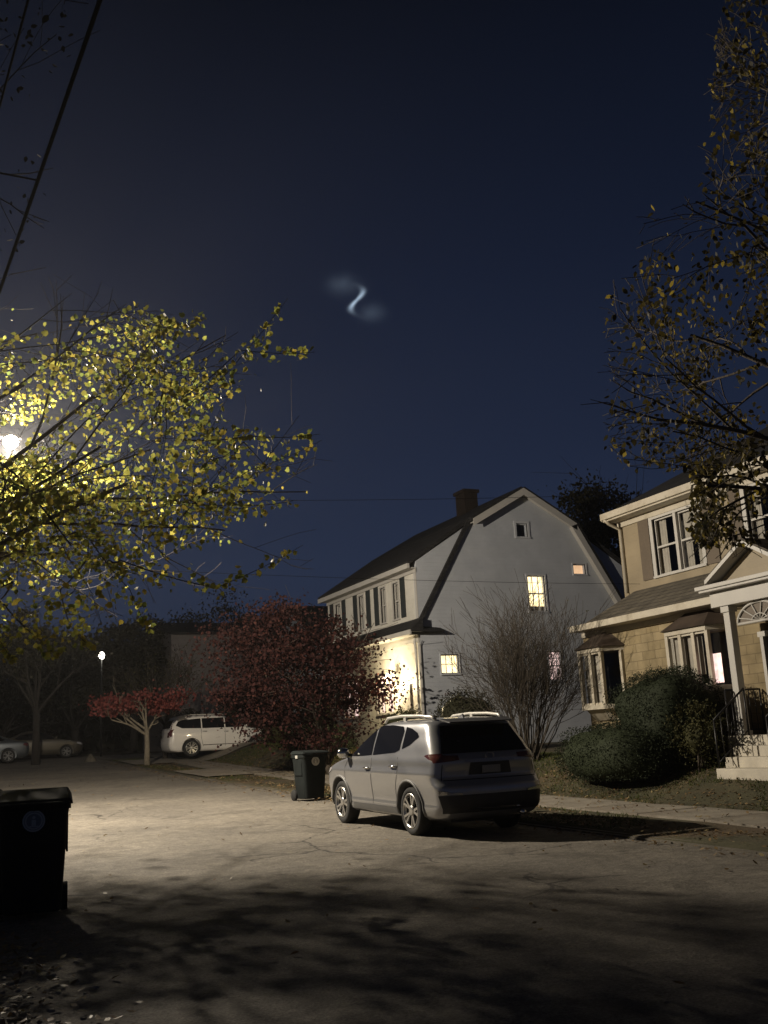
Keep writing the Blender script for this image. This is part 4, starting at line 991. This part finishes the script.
SUVC = [(6.8,8.8),(12.8,17.6)]
def shadow_ok(q, rnd):
    if q.z > LAMP.z-.25: return True
    d = q-LAMP
    t = (LAMP.z-.25)/(LAMP.z-q.z); P = LAMP+d*t; P.z = .25
    a, c_, w = proj(P)
    if w > .5 and -30 < a < 800 and c_ < 852+rnd.uniform(0,28)+ (14 if a > 520 else 0): return False
    if d.x > 0:
        tx = (14.7-LAMP.x)/d.x; hit = LAMP+d*tx
        if tx > 0 and hit.z > .2 and 4 < hit.y < 40: return False
    tt = (LAMP.z-1.9)/(LAMP.z-q.z)
    if tt > 1:
        Q = LAMP+d*tt
        if SUVC[0][0] < Q.x < SUVC[0][1] and SUVC[1][0] < Q.y < SUVC[1][1]: return False
    return True
# big yellow tree, trunk out of frame at left
def lt_zone(p, soft=0):
    x, y, w = proj(p)
    if w < 5: return True
    if (x-12)**2+(y-440)**2 < 17**2: return False
    if x > 318-soft or (x > 262 and y < 285): return False
    if x > -20:
        if y < 255+.35*x-(70 if 262 < x < 300 else 0): return False
        lim = 668-.50*max(0, x-30) if x < 150 else 608-.15*(x-150)
        if y > lim: return False
    return True
def left_tree():
    rnd = R(11); base_ = Vector((-1.7,15.0,H(-1.7,15.0)))
    o = thing_tree('street_tree', base_, 'tall street tree with yellow autumn leaves lit from behind by the street lamp', 'tree')
    b = MB(); tips = []
    b.tube([base_-Vector((0,0,.2)), base_+Vector((.05,0,1.2)), base_+Vector((.15,.1,2.6)), base_+Vector((.2,.1,4.5)), base_+Vector((.1,.2,7)), base_+Vector((.2,.1,9.5))], [.30,.22,.19,.15,.10,.05], 12)
    limbs = [((.15,.1,2.5),(2.0,-.4,.85),5.2,.10),((.2,.1,3.1),(1.7,.7,.8),4.2,.085),((.2,.1,3.5),(1.5,-1.0,.7),4.8,.08),((.2,.1,4.0),(1.2,.3,.9),4.2,.075),((.15,.15,5.0),(1.2,-.7,.8),4.2,.07),
             ((.1,.2,6.0),(1,.5,.9),3.4,.06),((.2,.1,3.0),(1.5,-.1,.10),3.8,.06),((.2,.1,4.4),(1.2,-1.6,.7),4.4,.07),((.2,.1,5.4),(-.8,-.8,1),3,.06),((.2,.1,4.6),(-.8,.8,1),3,.06),
             ((.2,.1,3.3),(1.6,-.6,.5),4.6,.07),((.2,.1,3.8),(1.5,.5,.35),4.4,.07),((.2,.1,2.8),(1.2,1.0,.45),3.8,.06)]
    for off, d, ln, r in limbs:
        branch(b, rnd, base_+Vector(off), Vector(d), ln, r*.62, 3, tips, .62, 6, 0, (3,4), .62, .10, .01, 5, .0035, lambda q: lt_zone(q) and not (proj(q)[0] > -120 and proj(q)[1] > 628))
    c = MB(); cnt = 0; tries = 0; tgt = []
    def ok(p):
        x, y, w = proj(p)
        if p.z < 2.9 or w < 6 or p.z > 8.6: return False
        if abs(x-12) < 15 and abs(y-440) < 12: return False
        if not lt_zone(p, rnd.uniform(0,30)): return False
        if y < 330 and x > -20 and rnd.random() < (330-y)/90: return False
        if x > -20:
            e = ((x-90)/165)**2+((y-470)/150)**2+.9*noise.noise(Vector((x*.022,y*.03,2)))
            if e > .75 and rnd.random() < min(.93, (e-.75)*1.7): return False
        return shadow_ok(p, rnd)
    while cnt < 5000 and tries < 160000:
        tries += 1
        p = rnd.choice(tips)+Vector((rnd.gauss(0,.15),rnd.gauss(0,.15),rnd.gauss(-.05,.13)))
        if noise.noise(p*1.2) < .0 or not ok(p): continue
        leaf(c, rnd, p, rnd.uniform(.045,.088), MAPLE, droop=.4); cnt += 1
    # sprays that shade the near roadway
    k = 0; tries = 0; tw = MB()
    while k < 115 and tries < 30000:
        tries += 1
        P = Vector((rnd.uniform(-1,9.5), rnd.uniform(-1,15), .2)); z = rnd.uniform(4.2,6.9)
        if noise.noise(Vector((P.x*.22,P.y*.7,3))) < .02: continue
        Q = LAMP+(P-LAMP)*(LAMP.z-z)/(LAMP.z-.2)
        if not ok(Q) or Q.x > 4.6 or (Q-LAMP).length < 1.3: continue
        near = min(tips, key=lambda t: (t-Q).length_squared) if k % 1 == 0 else None
        tw.tube([near, (near+Q)/2+Vector((0,0,-.05)), Q], [.006,.005,.003], 3, cap=False)
        for m_ in range(20):
            p = Q+Vector((rnd.gauss(0,.24),rnd.gauss(0,.24),rnd.gauss(0,.10)))
            if ok(p): leaf(c, rnd, p, rnd.uniform(.05,.095), MAPLE, droop=.4)
        k += 1
    f = 0; tries = 0
    while f < 130 and tries < 20000:
        tries += 1; D = rnd.uniform(10.5,16)
        x = rnd.uniform(-10,312); y = rnd.uniform(300,640)
        if x > 150 and y > 560: continue
        Q = atD(x, y, D)
        if noise.noise(Q*.9+Vector((7,0,0))) < .0 or not ok(Q): continue
        near = min(tips, key=lambda t: (t-Q).length_squared)
        if (near-Q).length > 1.6: continue
        tw.tube([near, (near+Q)/2+Vector((0,0,-.04)), Q], [.006,.004,.003], 3, cap=False); tips.append(Q)
        for m_ in range(16):
            p = Q+Vector((rnd.gauss(0,.2),rnd.gauss(0,.2),rnd.gauss(0,.17)))
            if ok(p): leaf(c, rnd, p, rnd.uniform(.045,.088), MAPLE, droop=.4)
        f += 1
    for path, D in (([(150,430),(225,375),(288,298)],12.5),([(180,440),(250,436),(320,434)],12.2),([(190,500),(250,470),(322,440)],12.8),([(120,560),(215,588),(303,545)],12.6),([(180,400),(240,350),(315,352)],12.0),
                    ([(170,500),(240,505),(296,500)],13.0),([(120,380),(160,330),(205,318)],12.4),([(60,590),(70,625),(95,650)],12.9),([(0,600),(40,640),(60,655)],12.4),([(-20,590),(0,640),(15,660)],12.0),([(90,540),(130,590),(150,632)],13.3)):
        P_ = [atD(x, y, D+rnd.uniform(-.3,.3)) for x, y in path]; near = min(tips, key=lambda t: (t-P_[0]).length_squared)
        if (near-P_[0]).length < 1.5: P_ = [near]+P_
        sm_ = []
        for i in range(len(P_)-1):
            for k_ in range(6): sm_.append(P_[i].lerp(P_[i+1], k_/6)+Vector((0,0,-.03*sin(pi*k_/6))))
        sm_.append(P_[-1]); tw.tube(sm_, [.012-.009*i/len(sm_) for i in range(len(sm_))], 4, cap=False)
        for m_ in range(125):
            t_ = rnd.random()**.8; q = sm_[int(t_*(len(sm_)-1))]; r_ = .22*(1.15-t_)
            p = q+Vector((rnd.gauss(0,r_),rnd.gauss(0,r_),rnd.gauss(0,r_*.8)))
            if shadow_ok(p, rnd): leaf(c, rnd, p, rnd.uniform(.045,.088), MAPLE, droop=.4)
    b.add(tw.v, tw.f, True); b.build('trunk', M['bark'], o)
    c.build('crown', M['leaf_yellow'], o)
left_tree()
def shade_tree():
    rnd = R(17); base_ = Vector((-3.2,7.2,H(-3.2,7.2)))
    o = thing_tree('shade_tree', base_, 'dim unlit tree whose thin foliage veils the upper left sky', 'tree'); b = MB(); tips = []
    b.tube([base_-Vector((0,0,.2)), base_+Vector((.1,0,2)), base_+Vector((.1,.1,5)), base_+Vector((.2,.1,9))], [.28,.2,.14,.06], 10)
    def zone(p):
        x, y, w = proj(p); return w < .5 or (x < 120-.3*y and y < 260) or x < -20
    for off, d, ln, r in [((.1,0,4),(1.4,.3,1),3.6,.08),((.1,0,5),(1.2,.8,1),3.4,.07),((.1,.1,6),(1.3,0,1.1),3.2,.06),((.1,.1,6.5),(1.0,1.0,.9),3.0,.06),((.2,.1,7.5),(1.1,.4,1.0),2.8,.05),((.1,0,5.5),(1.4,1.1,.6),3.6,.06),((.1,0,4.5),(-1,.3,1),3,.06)]:
        branch(b, rnd, base_+Vector(off), Vector(d), ln, r, 3, tips, .62, 6, 0, (3,4), .62, .10, 0, 5, .0035, zone)
    b.build('trunk', M['dark_bark'], o); c = MB(); n = 0; t = 0
    while n < 5000 and t < 60000:
        t += 1; p = rnd.choice(tips)+Vector((rnd.gauss(0,.25),rnd.gauss(0,.25),rnd.gauss(0,.22)))
        x, y, w = proj(p)
        if w > .5 and (x > 115-.3*y+rnd.uniform(-40,10) or y > 255) and x > -20: continue
        leaf(c, rnd, p, rnd.uniform(.04,.075), OVAL, droop=.5); n += 1
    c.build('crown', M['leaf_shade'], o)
shade_tree()
# tree at right, trunk out of frame
def rt_zone(p):
    x, y, w = proj(p)
    return w < .5 or (y < (560 if x > 690 else 470) and x > (606 if 270 < y < 470 else 636 if y > 200 else 700+.25*(200-y)*.4))
def right_tree():
    rnd = R(5); base_ = Vector((9.75,7.2,H(9.75,7.2)))
    o = thing_tree('street_tree', base_, 'dark drooping tree with a few yellow leaves hanging over the tan house', 'tree')
    b = MB(); tips = []
    b.tube([base_-Vector((0,0,.2)), base_+Vector((0,0,1.5)), base_+Vector((-.1,0,3.5)), base_+Vector((-.15,.05,6)), base_+Vector((-.1,.1,9))], [.26,.2,.17,.12,.04], 12)
    for off, d, ln, r in [((-.1,0,3.2),(-1.2,.7,.9),2.4,.07),((-.1,0,4.0),(-1.4,.4,.7),2.7,.07),((-.1,0,4.6),(-1.0,1.0,.9),2.5,.07),((-.15,0,5.3),(-1.3,.2,.8),2.5,.06),((-.15,0,6.0),(-1.1,.5,1),2.4,.05),
                          ((-.15,0,6.8),(-1,0,1),2.2,.045),((-.15,0,7.6),(-.8,.5,1.2),2,.04),((-.1,0,3.4),(-.8,1.1,.4),2.2,.05),((-.1,0,5.0),(1,.5,.8),2.4,.06),((-.1,0,4.0),(.5,-1,.8),2.4,.06)]:
        branch(b, rnd, base_+Vector(off), Vector(d), ln, r*.55, 3, tips, .62, 6, .035, (4,5), .60, .11, 0, 6, .004, rt_zone)
    b.build('trunk', M['bark'], o)
    c = MB(); n = 0; t = 0
    while n < 10000 and t < 150000:
        t += 1
        p = rnd.choice(tips)+Vector((rnd.gauss(0,.14),rnd.gauss(0,.14),rnd.gauss(-.1,.18)))
        x, y, w = proj(p)
        if w > 0 and not rt_zone(p): continue
        if w > 0 and x < 690 and rnd.random() < .4: continue
        if w > 0 and y < 250 and rnd.random() < .8: continue
        if w > 0 and y > 545 - (0 if x > 700 else (700-x)*1.0): continue
        if w > 0 and x < 640 and rnd.random() < .6: continue
        if noise.noise(p*1.5) < -.05: continue
        leaf(c, rnd, p, rnd.uniform(.05,.09), OVAL, droop=.9); n += 1
    c.build('crown', M['leaf_dark'], o)
right_tree()
def sq(d, e):
    if not e: return d
    return d/((abs(d.x)**e+abs(d.y)**e+abs(d.z)**e)**(1/e))
def ball_crown(b, rnd, c, rx, ry, rz, n, s, shape=OVAL, bump=.12, shell=.75, seed=0, flat=None, core=True, boxy=0):
    c = Vector(c); k = 0
    while k < n:
        d = Vector((rnd.gauss(0,1),rnd.gauss(0,1),rnd.gauss(0,1))).normalized()
        rr = (shell+(1-shell)*rnd.random())*(1+bump*2*noise.noise(d*1.8+Vector((seed,0,0)))+bump*noise.noise(d*5+Vector((seed,3,0))))
        e_ = sq(d, boxy); p = c+Vector((e_.x*rx,e_.y*ry,e_.z*rz))*rr
        if flat is not None and p.z < flat: continue
        leaf(b, rnd, p, s*rnd.uniform(.7,1.3), shape); k += 1
    if core:
        m = 14; vs = []
        for i in range(1, m):
            for j in range(2*m):
                t, a = pi*i/m, pi*j/m; d = Vector((sin(t)*cos(a),sin(t)*sin(a),cos(t))); e_ = sq(d, boxy); q = c+Vector((e_.x*rx,e_.y*ry,e_.z*rz))*(shell-.02)*(1+bump*2*noise.noise(d*1.8+Vector((seed,0,0))))
                if flat is not None: q.z = max(q.z, flat)
                vs.append(q)
        w = 2*m; b.add(vs, [(i*w+j, i*w+(j+1)%w, (i+1)*w+(j+1)%w, (i+1)*w+j) for i in range(m-2) for j in range(w)]+[tuple(range(w)), tuple((m-2)*w+j for j in range(w))], True)
def shrub(loc, rx, ry, rz, label, n=9000, s=.035, m='leaf_green', name='clipped_shrub', cat='shrub', group=None, seed=1, shell=.86, bump=.10, lift=.55, boxy=0):
    x, y = loc; z = H(x, y); rnd = R(seed)
    o = empty(name, (x, y, z), 0, label, cat, group)
    b = MB(); ball_crown(b, rnd, (x,y,z+rz*lift+.05), rx, ry, rz, n, s, OVAL, bump, shell, seed, flat=z+.02, boxy=boxy); 
    for i in range(90):
        a, t_ = rnd.uniform(0,2*pi), rnd.uniform(.1,1.5); d = Vector((sin(t_)*cos(a),sin(t_)*sin(a),cos(t_))); p0 = Vector((x+d.x*rx*.9,y+d.y*ry*.9,z+rz*lift+.05+d.z*rz*.9))
        d2 = (d+Vector((rnd.gauss(0,.3),rnd.gauss(0,.3),.5))).normalized(); ln = rnd.uniform(.08,.28)
        for k_ in range(int(ln/.02)): leaf(b, rnd, p0+d2*(k_*.02)+Vector((rnd.gauss(0,.012),rnd.gauss(0,.012),0)), s*.9)
    b.build('foliage', M[m], o)
    q = MB()
    for i in range(5): q.tube([(x+rnd.uniform(-.1,.1),y+rnd.uniform(-.1,.1),z-.05),(x+rnd.uniform(-.3,.3)*rx,y+rnd.uniform(-.3,.3)*ry,z+rz*.7)], [.03,.015], 5)
    q.build('stem', M['bark'], o); return o
shrub((13.75,16.42), .98, 1.05, .98, 'larger rounded green shrub below the bay window beside the steps', 15000, .032, seed=3, lift=.80, boxy=3.2, bump=.07)
shrub((12.95,16.95), 1.0, 1.40, .58, 'lower wide green shrub in front of the taller rounded one', 13000, .032, seed=4, lift=.75, boxy=3.2, bump=.08)
shrub((13.45,15.25), .55, .6, .62, 'loose dark shrub with gaps between low hedge and steps', 1500, .05, 'leaf_olive', seed=5, shell=.45, bump=.25, lift=.8)
shrub((14.15,14.0+1.15-.55), .24, .24, .95, 'narrow dark evergreen shrub standing in front of the portico column', 2500, .03, 'leaf_night', name='column_shrub', seed=6, lift=.9) if False else None

def bare_shrub(loc, hgt, width, label, seed, n=26, group=None):
    x, y = loc; z = H(x, y); rnd = R(seed); o = empty('bare_shrub', (x,y,z), 0, label, 'shrub', group); b = MB(); tips = []
    for i in range(n):
        a = rnd.uniform(0,2*pi); tl = rnd.uniform(.03,.5)*width/1.6
        d = Vector((cos(a)*tl, sin(a)*tl, 1)); p = Vector((x+cos(a)*.25*rnd.random(), y+sin(a)*.25*rnd.random(), z-.05))
        branch(b, rnd, p, d, hgt*rnd.uniform(.55,.85), .016, 2, tips, .5, 6, 0, (6,9), .45, .08, .02, 4, .004)
    b.build('stem', M['twig'], o)
    c = MB()
    for i in range(160): leaf(c, rnd, rnd.choice(tips), .05)
    c.build('foliage', M['leaf_olive'], o); return o
bare_shrub((13.6,21.3), 3.65, 2.1, 'tall leafless many stemmed shrub in front of the white house side wall', 21, 52)
shrub((14.6,26.0), 1.0,1.2,1.1, 'dark rounded bush against the white wall behind the silver car', 3000, .06, 'leaf_night', seed=9)

def leafy_tree(name, loc, hgt, crown_c, crown_r, nl, ls, lm, bark, label, seed, forks=5, group=None, shape=OVAL, trunk=.1, fork_h=.35, clumps=26, lvl=2):
    x, y = loc; z = H(x, y); rnd = R(seed); o = empty(name, (x,y,z), 0, label, 'tree', group)
    b = MB(); tips = []; top = Vector((x,y,z+hgt*fork_h))
    b.tube([(x,y,z-.15),(x+.02,y,z+hgt*fork_h*.5),top], [trunk*1.25,trunk,trunk*.9], 9)
    cc = Vector(crown_c); cl = []
    for i in range(clumps):
        d = Vector((rnd.gauss(0,1),rnd.gauss(0,1),rnd.gauss(0,.9))).normalized()*rnd.uniform(.45,1)
        cl.append(cc+Vector((d.x*crown_r[0],d.y*crown_r[1],d.z*crown_r[2])))
    for i in range(forks):
        q = cl[i*len(cl)//forks]; branch(b, rnd, top-Vector((0,0,rnd.uniform(0,.3))), (q-top), (q-top).length*.9, trunk*.5, lvl, tips, .6, 6, 0, (3,4), .55, .09, 0, 6, .006)
    b.build('trunk', bark, o)
    c = MB(); per = nl//clumps
    for q in cl:
        s = rnd.uniform(.10,.30)*(crown_r[0]+crown_r[2])/2
        for j in range(int(per*rnd.uniform(.5,1.5))):
            p = q+Vector((rnd.gauss(0,s),rnd.gauss(0,s),rnd.gauss(0,s*.45)))
            if p.z < z+(.75 if 'japanese' in name else .3)+.35*noise.noise(p*.9): continue
            leaf(c, rnd, p, ls*rnd.uniform(.7,1.3), shape)
    c.build('crown', lm, o); return o
leafy_tree('japanese_maple', (12.1,30.6), 4, (11.15,30.3,3.65), (2.8,1.9,2.25), 22000, .085, M['leaf_burgundy'], M['bark'], 'burgundy leaved maple in front of the white house porch', 31, 8, None, MAPLE, .11, .12, 64)
leafy_tree('small_maple', (9.35,44.0), 2.0, (8.75,44.0,3.75), (2.1,1.3,.6), 3300, .11, M['leaf_red'], M['pale_bark'], 'slim young tree with a low skirt of red leaves beside the driveway', 32, 6, None, MAPLE, .11, .75, 16)
def fan_branches():
    o = empty('bare_tree', (11.0,47.8,H(11,47.8)), 0, 'leafless fan of fine branches rising behind the small red tree', 'tree'); rnd = R(8); b = MB(); tips = []
    p = Vector((11.0,47.8,H(11,47.8)))
    b.tube([p,p+Vector((0,0,1.6))],[.12,.1],8)
    for i in range(16):
        a = rnd.uniform(0,2*pi); branch(b, rnd, p+Vector((0,0,1.5)), Vector((cos(a)*.8,sin(a)*.5,rnd.uniform(.5,1.1))), 2.6, .035, 2, tips, .5, 6, 0, (4,5), .5, .08, .02, 5, .008)
    b.build('trunk', M['twig'], o)
    c = MB()
    for i in range(500): leaf(c, rnd, rnd.choice(tips)+Vector((rnd.gauss(0,.1),rnd.gauss(0,.1),rnd.gauss(0,.1))), .09)
    c.build('crown', M['leaf_olive'], o)
fan_branches()
shrub((14.95,43.5), .85,.8,1.05, 'leafy olive bush hiding the nose of the white crossover', 3500, .07, 'leaf_olive', name='leafy_bush', seed=12, shell=.7, bump=.2)
shrub((13.2,33.8), 1.3,1.1,.75, 'low rounded bush left of the burgundy maple trunk', 3000, .06, 'leaf_green', name='low_bush', seed=13)
shrub((13.9,28.6), .8,.9,.8, 'small leafy bush right of the burgundy maple trunk', 2500, .05, 'leaf_olive', name='low_bush', seed=14)
for i, (x, y, rx, rz, lab) in enumerate([(12.5,49.6,1.3,1.3,'dark hedge bush directly behind the white crossover roof'),(15.5,49.8,1.5,1.5,'dark hedge bush behind the white crossover windscreen'),(18.6,46.5,1.7,1.6,'broad dark bush between white crossover and burgundy maple')]):
    shrub((x,y), rx,1.1,rz, lab, 2600, .09, 'leaf_night' if i < 2 else 'leaf_olive', name='hedge_bush', seed=40+i, group='bushes behind the driveway', shell=.75, bump=.2)
far = [(5.5,66,4.2,4.4,8,'rounded dark tree nearest the left edge behind the two far cars'),(9.4,64,3.6,3.6,7.5,'dark tree behind the pale car in the far left distance'),(12.6,63,2.8,3.4,8.2,'dark tree left of the pale weathered house'),(2.0,62,3.6,3.8,7,'broad dark tree out past the left edge'),
       (21,72,4.5,4.5,11,'tall dark tree behind the pale weathered house'),(32.5,42,2.2,3.8,10.5,'large dark tree rising behind the white and tan houses')]
for i, (x, y, rr, rz, h, lab) in enumerate(far):
    zz = base(y)
    leafy_tree('dark_tree', (x,y), h*.6, (x,y,zz+h-rz*.75 if i < 5 else 12.2), (rr,rr,rz*.75 if i < 5 else 3.2), 9000, .20, M['leaf_night'], M['dark_bark'], lab, 60+i, 6, 'dark trees in the distance', OVAL, .2, .35, 40)
def trunk_post(x, y):
    pass
leafy_tree('dark_tree', (5.62,50.2), 4.5, (5.4,50.2,7.0), (2.6,2.2,1.7), 3500, .18, M['leaf_night'], M['dark_bark'], 'dark tree whose trunk splits the view of the far cars', 77, 6, 'dark trees in the distance', OVAL, .17, .55, 26)

def treeline():
    rnd = R(90); b = MB()
    for i in range(26000):
        t = rnd.random(); x = -45+t*110; y = 80+rnd.gauss(0,1.6); top = 7.0+3.0*noise.noise(Vector((x*.12,0,5)))+1.4*noise.noise(Vector((x*.5,0,8)))
        leaf(b, rnd, Vector((x,y,base(80)+rnd.random()**.7*top)), rnd.uniform(.5,.9))
    b.box(-60,80,81,83,0,7.2)
    tag(b.build('woods', M['leaf_night']), 'far dark wood closing the street behind the houses', 'woods', kind='stuff')
treeline()
# low verge plants, grass, litter
def grass():
    rnd = R(3); b = MB()
    def blade(x, y, h_):
        z = H(x, y); a = rnd.uniform(0,2*pi); w = .012; t = rnd.gauss(0,.03), rnd.gauss(0,.03)
        b.add([(x-w*cos(a),y-w*sin(a),z-.01),(x+w*cos(a),y+w*sin(a),z-.01),(x+t[0],y+t[1],z+h_)], [(0,1,2)])
    for i in range(46000):
        x = rnd.uniform(11.9,15.0); y = 6+rnd.random()**1.3*41
        if noise.noise(Vector((x*.6,y*.35,4))) < -.25: continue
        blade(x, y, rnd.uniform(.03,.07))
    for i in range(14000):
        x = rnd.uniform(8.92,10.48); y = rnd.uniform(5,50)
        if noise.noise(Vector((x*.8,y*.4,9))) < .05: continue
        blade(x, y, rnd.uniform(.02,.05))
    tag(b.build('grass', M['grass']), 'short autumn grass covering lawns and verge', 'grass', kind='stuff')
grass()
def litter():
    rnd = R(4); b = MB()
    def lf(x, y, dz=.006, s=None):
        z = (base(y)+.005 if RX0 < x < RX1 else H(x,y)+ (.04 if 10.5 < x < 11.85 else .012))+dz; n = Vector((rnd.gauss(0,.35),rnd.gauss(0,.35),1)).normalized(); u = n.orthogonal().normalized(); u.rotate(Matrix.Rotation(rnd.uniform(0,2*pi),3,n)); v = n.cross(u); s = s or rnd.uniform(.03,.06)
        p = Vector((x,y,z+.012)); k = rnd.uniform(-.3,.3)
        b.add([p+u*(a*s*1.1)+v*((c-.5)*s*1.5)+n*(abs(a)*s*k) for a, c in OVAL], [(0,1,2,3,4,5)])
    for i in range(5200):
        x = rnd.uniform(8.9,10.5); y = 4+rnd.random()*42
        if noise.noise(Vector((x,y*.5,1))) < -.1: continue
        lf(x, y)
    for i in range(5200): lf(min(14.4,11.9+abs(rnd.gauss(0,1.2))), 5+rnd.random()*40)
    for i in range(700): lf(rnd.uniform(10.5,11.8), rnd.uniform(4,45))
    for i in range(900): lf(8.72-abs(rnd.gauss(0,.25)), rnd.uniform(3,48))
    for i in range(260): lf(rnd.uniform(.6,8.5), rnd.uniform(4,40))
    for i in range(1500): lf(9.3+rnd.gauss(0,.45), 22.5+rnd.gauss(0,1.6), rnd.uniform(0,.09))
    for i in range(1300): lf(.45+abs(rnd.gauss(0,.35)), rnd.uniform(3.5,14), rnd.uniform(0,.03))
    tag(b.build('fallen_leaves', M['litter']), 'brown fallen leaves scattered over verge, lawn and gutter', 'leaves', kind='stuff')
litter()
# broken kerbside rubble at lower left
def rubble():
    rnd = R(9); b = MB()
    for i in range(300):
        x = .42+abs(rnd.gauss(0,.38)); y = rnd.uniform(3.8,9.5); s = rnd.uniform(.008,.022); z = base(y)
        a = rnd.uniform(0,2*pi); vs = []
        for (u, v, w) in ((-1,-1,0),(1,-1,0),(1,1,0),(-1,1,0),(-.7,-.6,.8),(.6,-.7,.7),(.7,.6,.9),(-.6,.7,.7)):
            u *= rnd.uniform(.7,1.2); v *= rnd.uniform(.7,1.2); vs.append((x+s*(u*cos(a)-v*sin(a)), y+s*(u*sin(a)+v*cos(a)), z+s*w*.8))
        b.hexa(vs)
    tag(b.build('gravel', mat('gravel', (.28,.25,.20), .9, 0, .4, 5)), 'loose stones and grit along the left gutter', 'gravel', kind='stuff')
rubble()

# garden stone seen as a pale speck on the dark far lawn
o = empty('garden_stone', (8.1,50.4,H(9,50.4)-.05), 0, 'small pale stone on the dark ground left of the red leaved tree', 'stone')
b = MB(); vs = []
for i in range(7):
    for k in range(10): a = 2*pi*k/10; rr = .30*(1-(i/6.0)**1.6)*(1+.2*noise.noise(Vector((cos(a)*2,sin(a)*2,i)))); vs.append((8.1+rr*cos(a), 50.4+rr*sin(a), H(9,50.4)-.08+.42*i/6))
b.add(vs, [(i*10+k, i*10+(k+1)%10, (i+1)*10+(k+1)%10, (i+1)*10+k) for i in range(6) for k in range(10)]+[tuple(range(9,-1,-1))], True); b.build('stone', M['kerb'], o)

# far street lamp on a pole
def far_lamp(x, y, zt, label, energy, col):
    z = base(y); o = empty('garden_lamp', (x,y,z), 0, label, 'lamp')
    b = MB(); b.tube([(x,y,z),(x,y,zt-.2)],[.06,.045],8); b.build('post', M['iron'], o)
    b = MB(); b.lathe([(.04,-.22),(.13,-.12),(.15,0),(.10,.12),(.03,.16)], (x,y,zt), 'z', 14); b.build('globe', M['far_glow'], o)
far_lamp(9.35,55.0,6.9,'bright round lamp on a post among dark trees at left', 500, (1,.9,.7))

# overhead cables
def cable(name, a, c_, sag, r, label, group='overhead cables'):
    a, c_ = Vector(a), Vector(c_); pts = []
    for i in range(25):
        t = i/24; p = a.lerp(c_, t); p.z -= sag*4*t*(1-t); pts.append(p)
    b = MB(); b.tube(pts, r, 6); tag(b.build(name, M['rubber']), label, 'cable', group)
p1, p2 = atD(100,0,6), atD(0,290,9)
dirn = (p2-p1)
cable('overhead_cable', p1-dirn*1.2, p2+dirn*1.1, 0, .014, 'thick black cable crossing the upper left corner of the sky')
p1, p2 = atD(28,0,7), atD(0,105,8); dirn = p2-p1
cable('overhead_cable', p1-dirn*2, p2+dirn*4, 0, .009, 'thinner black cable at the far upper left edge')
cable('overhead_cable', Vector((-.5,21.4,6.75)), atD(640,494,23), .12, .0045, 'thin cable crossing just below the white gable peak')
cable('overhead_cable', Vector((-.5,21.4,5.6)), atD(640,584,23), .12, .004, 'thin cable crossing low over the white house side wall')

def glare_haze():  # added scattering volume that stands in for lens glare near the street lamp
    b = MB(); b.box(-48, 62, -14, 90, -1.2, 22); m = bpy.data.materials.new('glare_volume'); m.use_nodes = True; nt = m.node_tree
    for x in list(nt.nodes):
        if x.type == 'BSDF_PRINCIPLED': nt.nodes.remove(x)
    v = nt.nodes.new('ShaderNodeVolumePrincipled'); v.inputs['Color'].default_value = (.9,.9,.9,1); v.inputs['Density'].default_value = .0006; v.inputs['Anisotropy'].default_value = .65
    nt.links.new(v.outputs[0], nt.nodes['Material Output'].inputs['Volume'])
    tag(b.build('glare_haze', m, recalc=True), 'faint added volume standing in for lens glare around the street lamp', 'glare_haze', kind='stuff')
glare_haze()
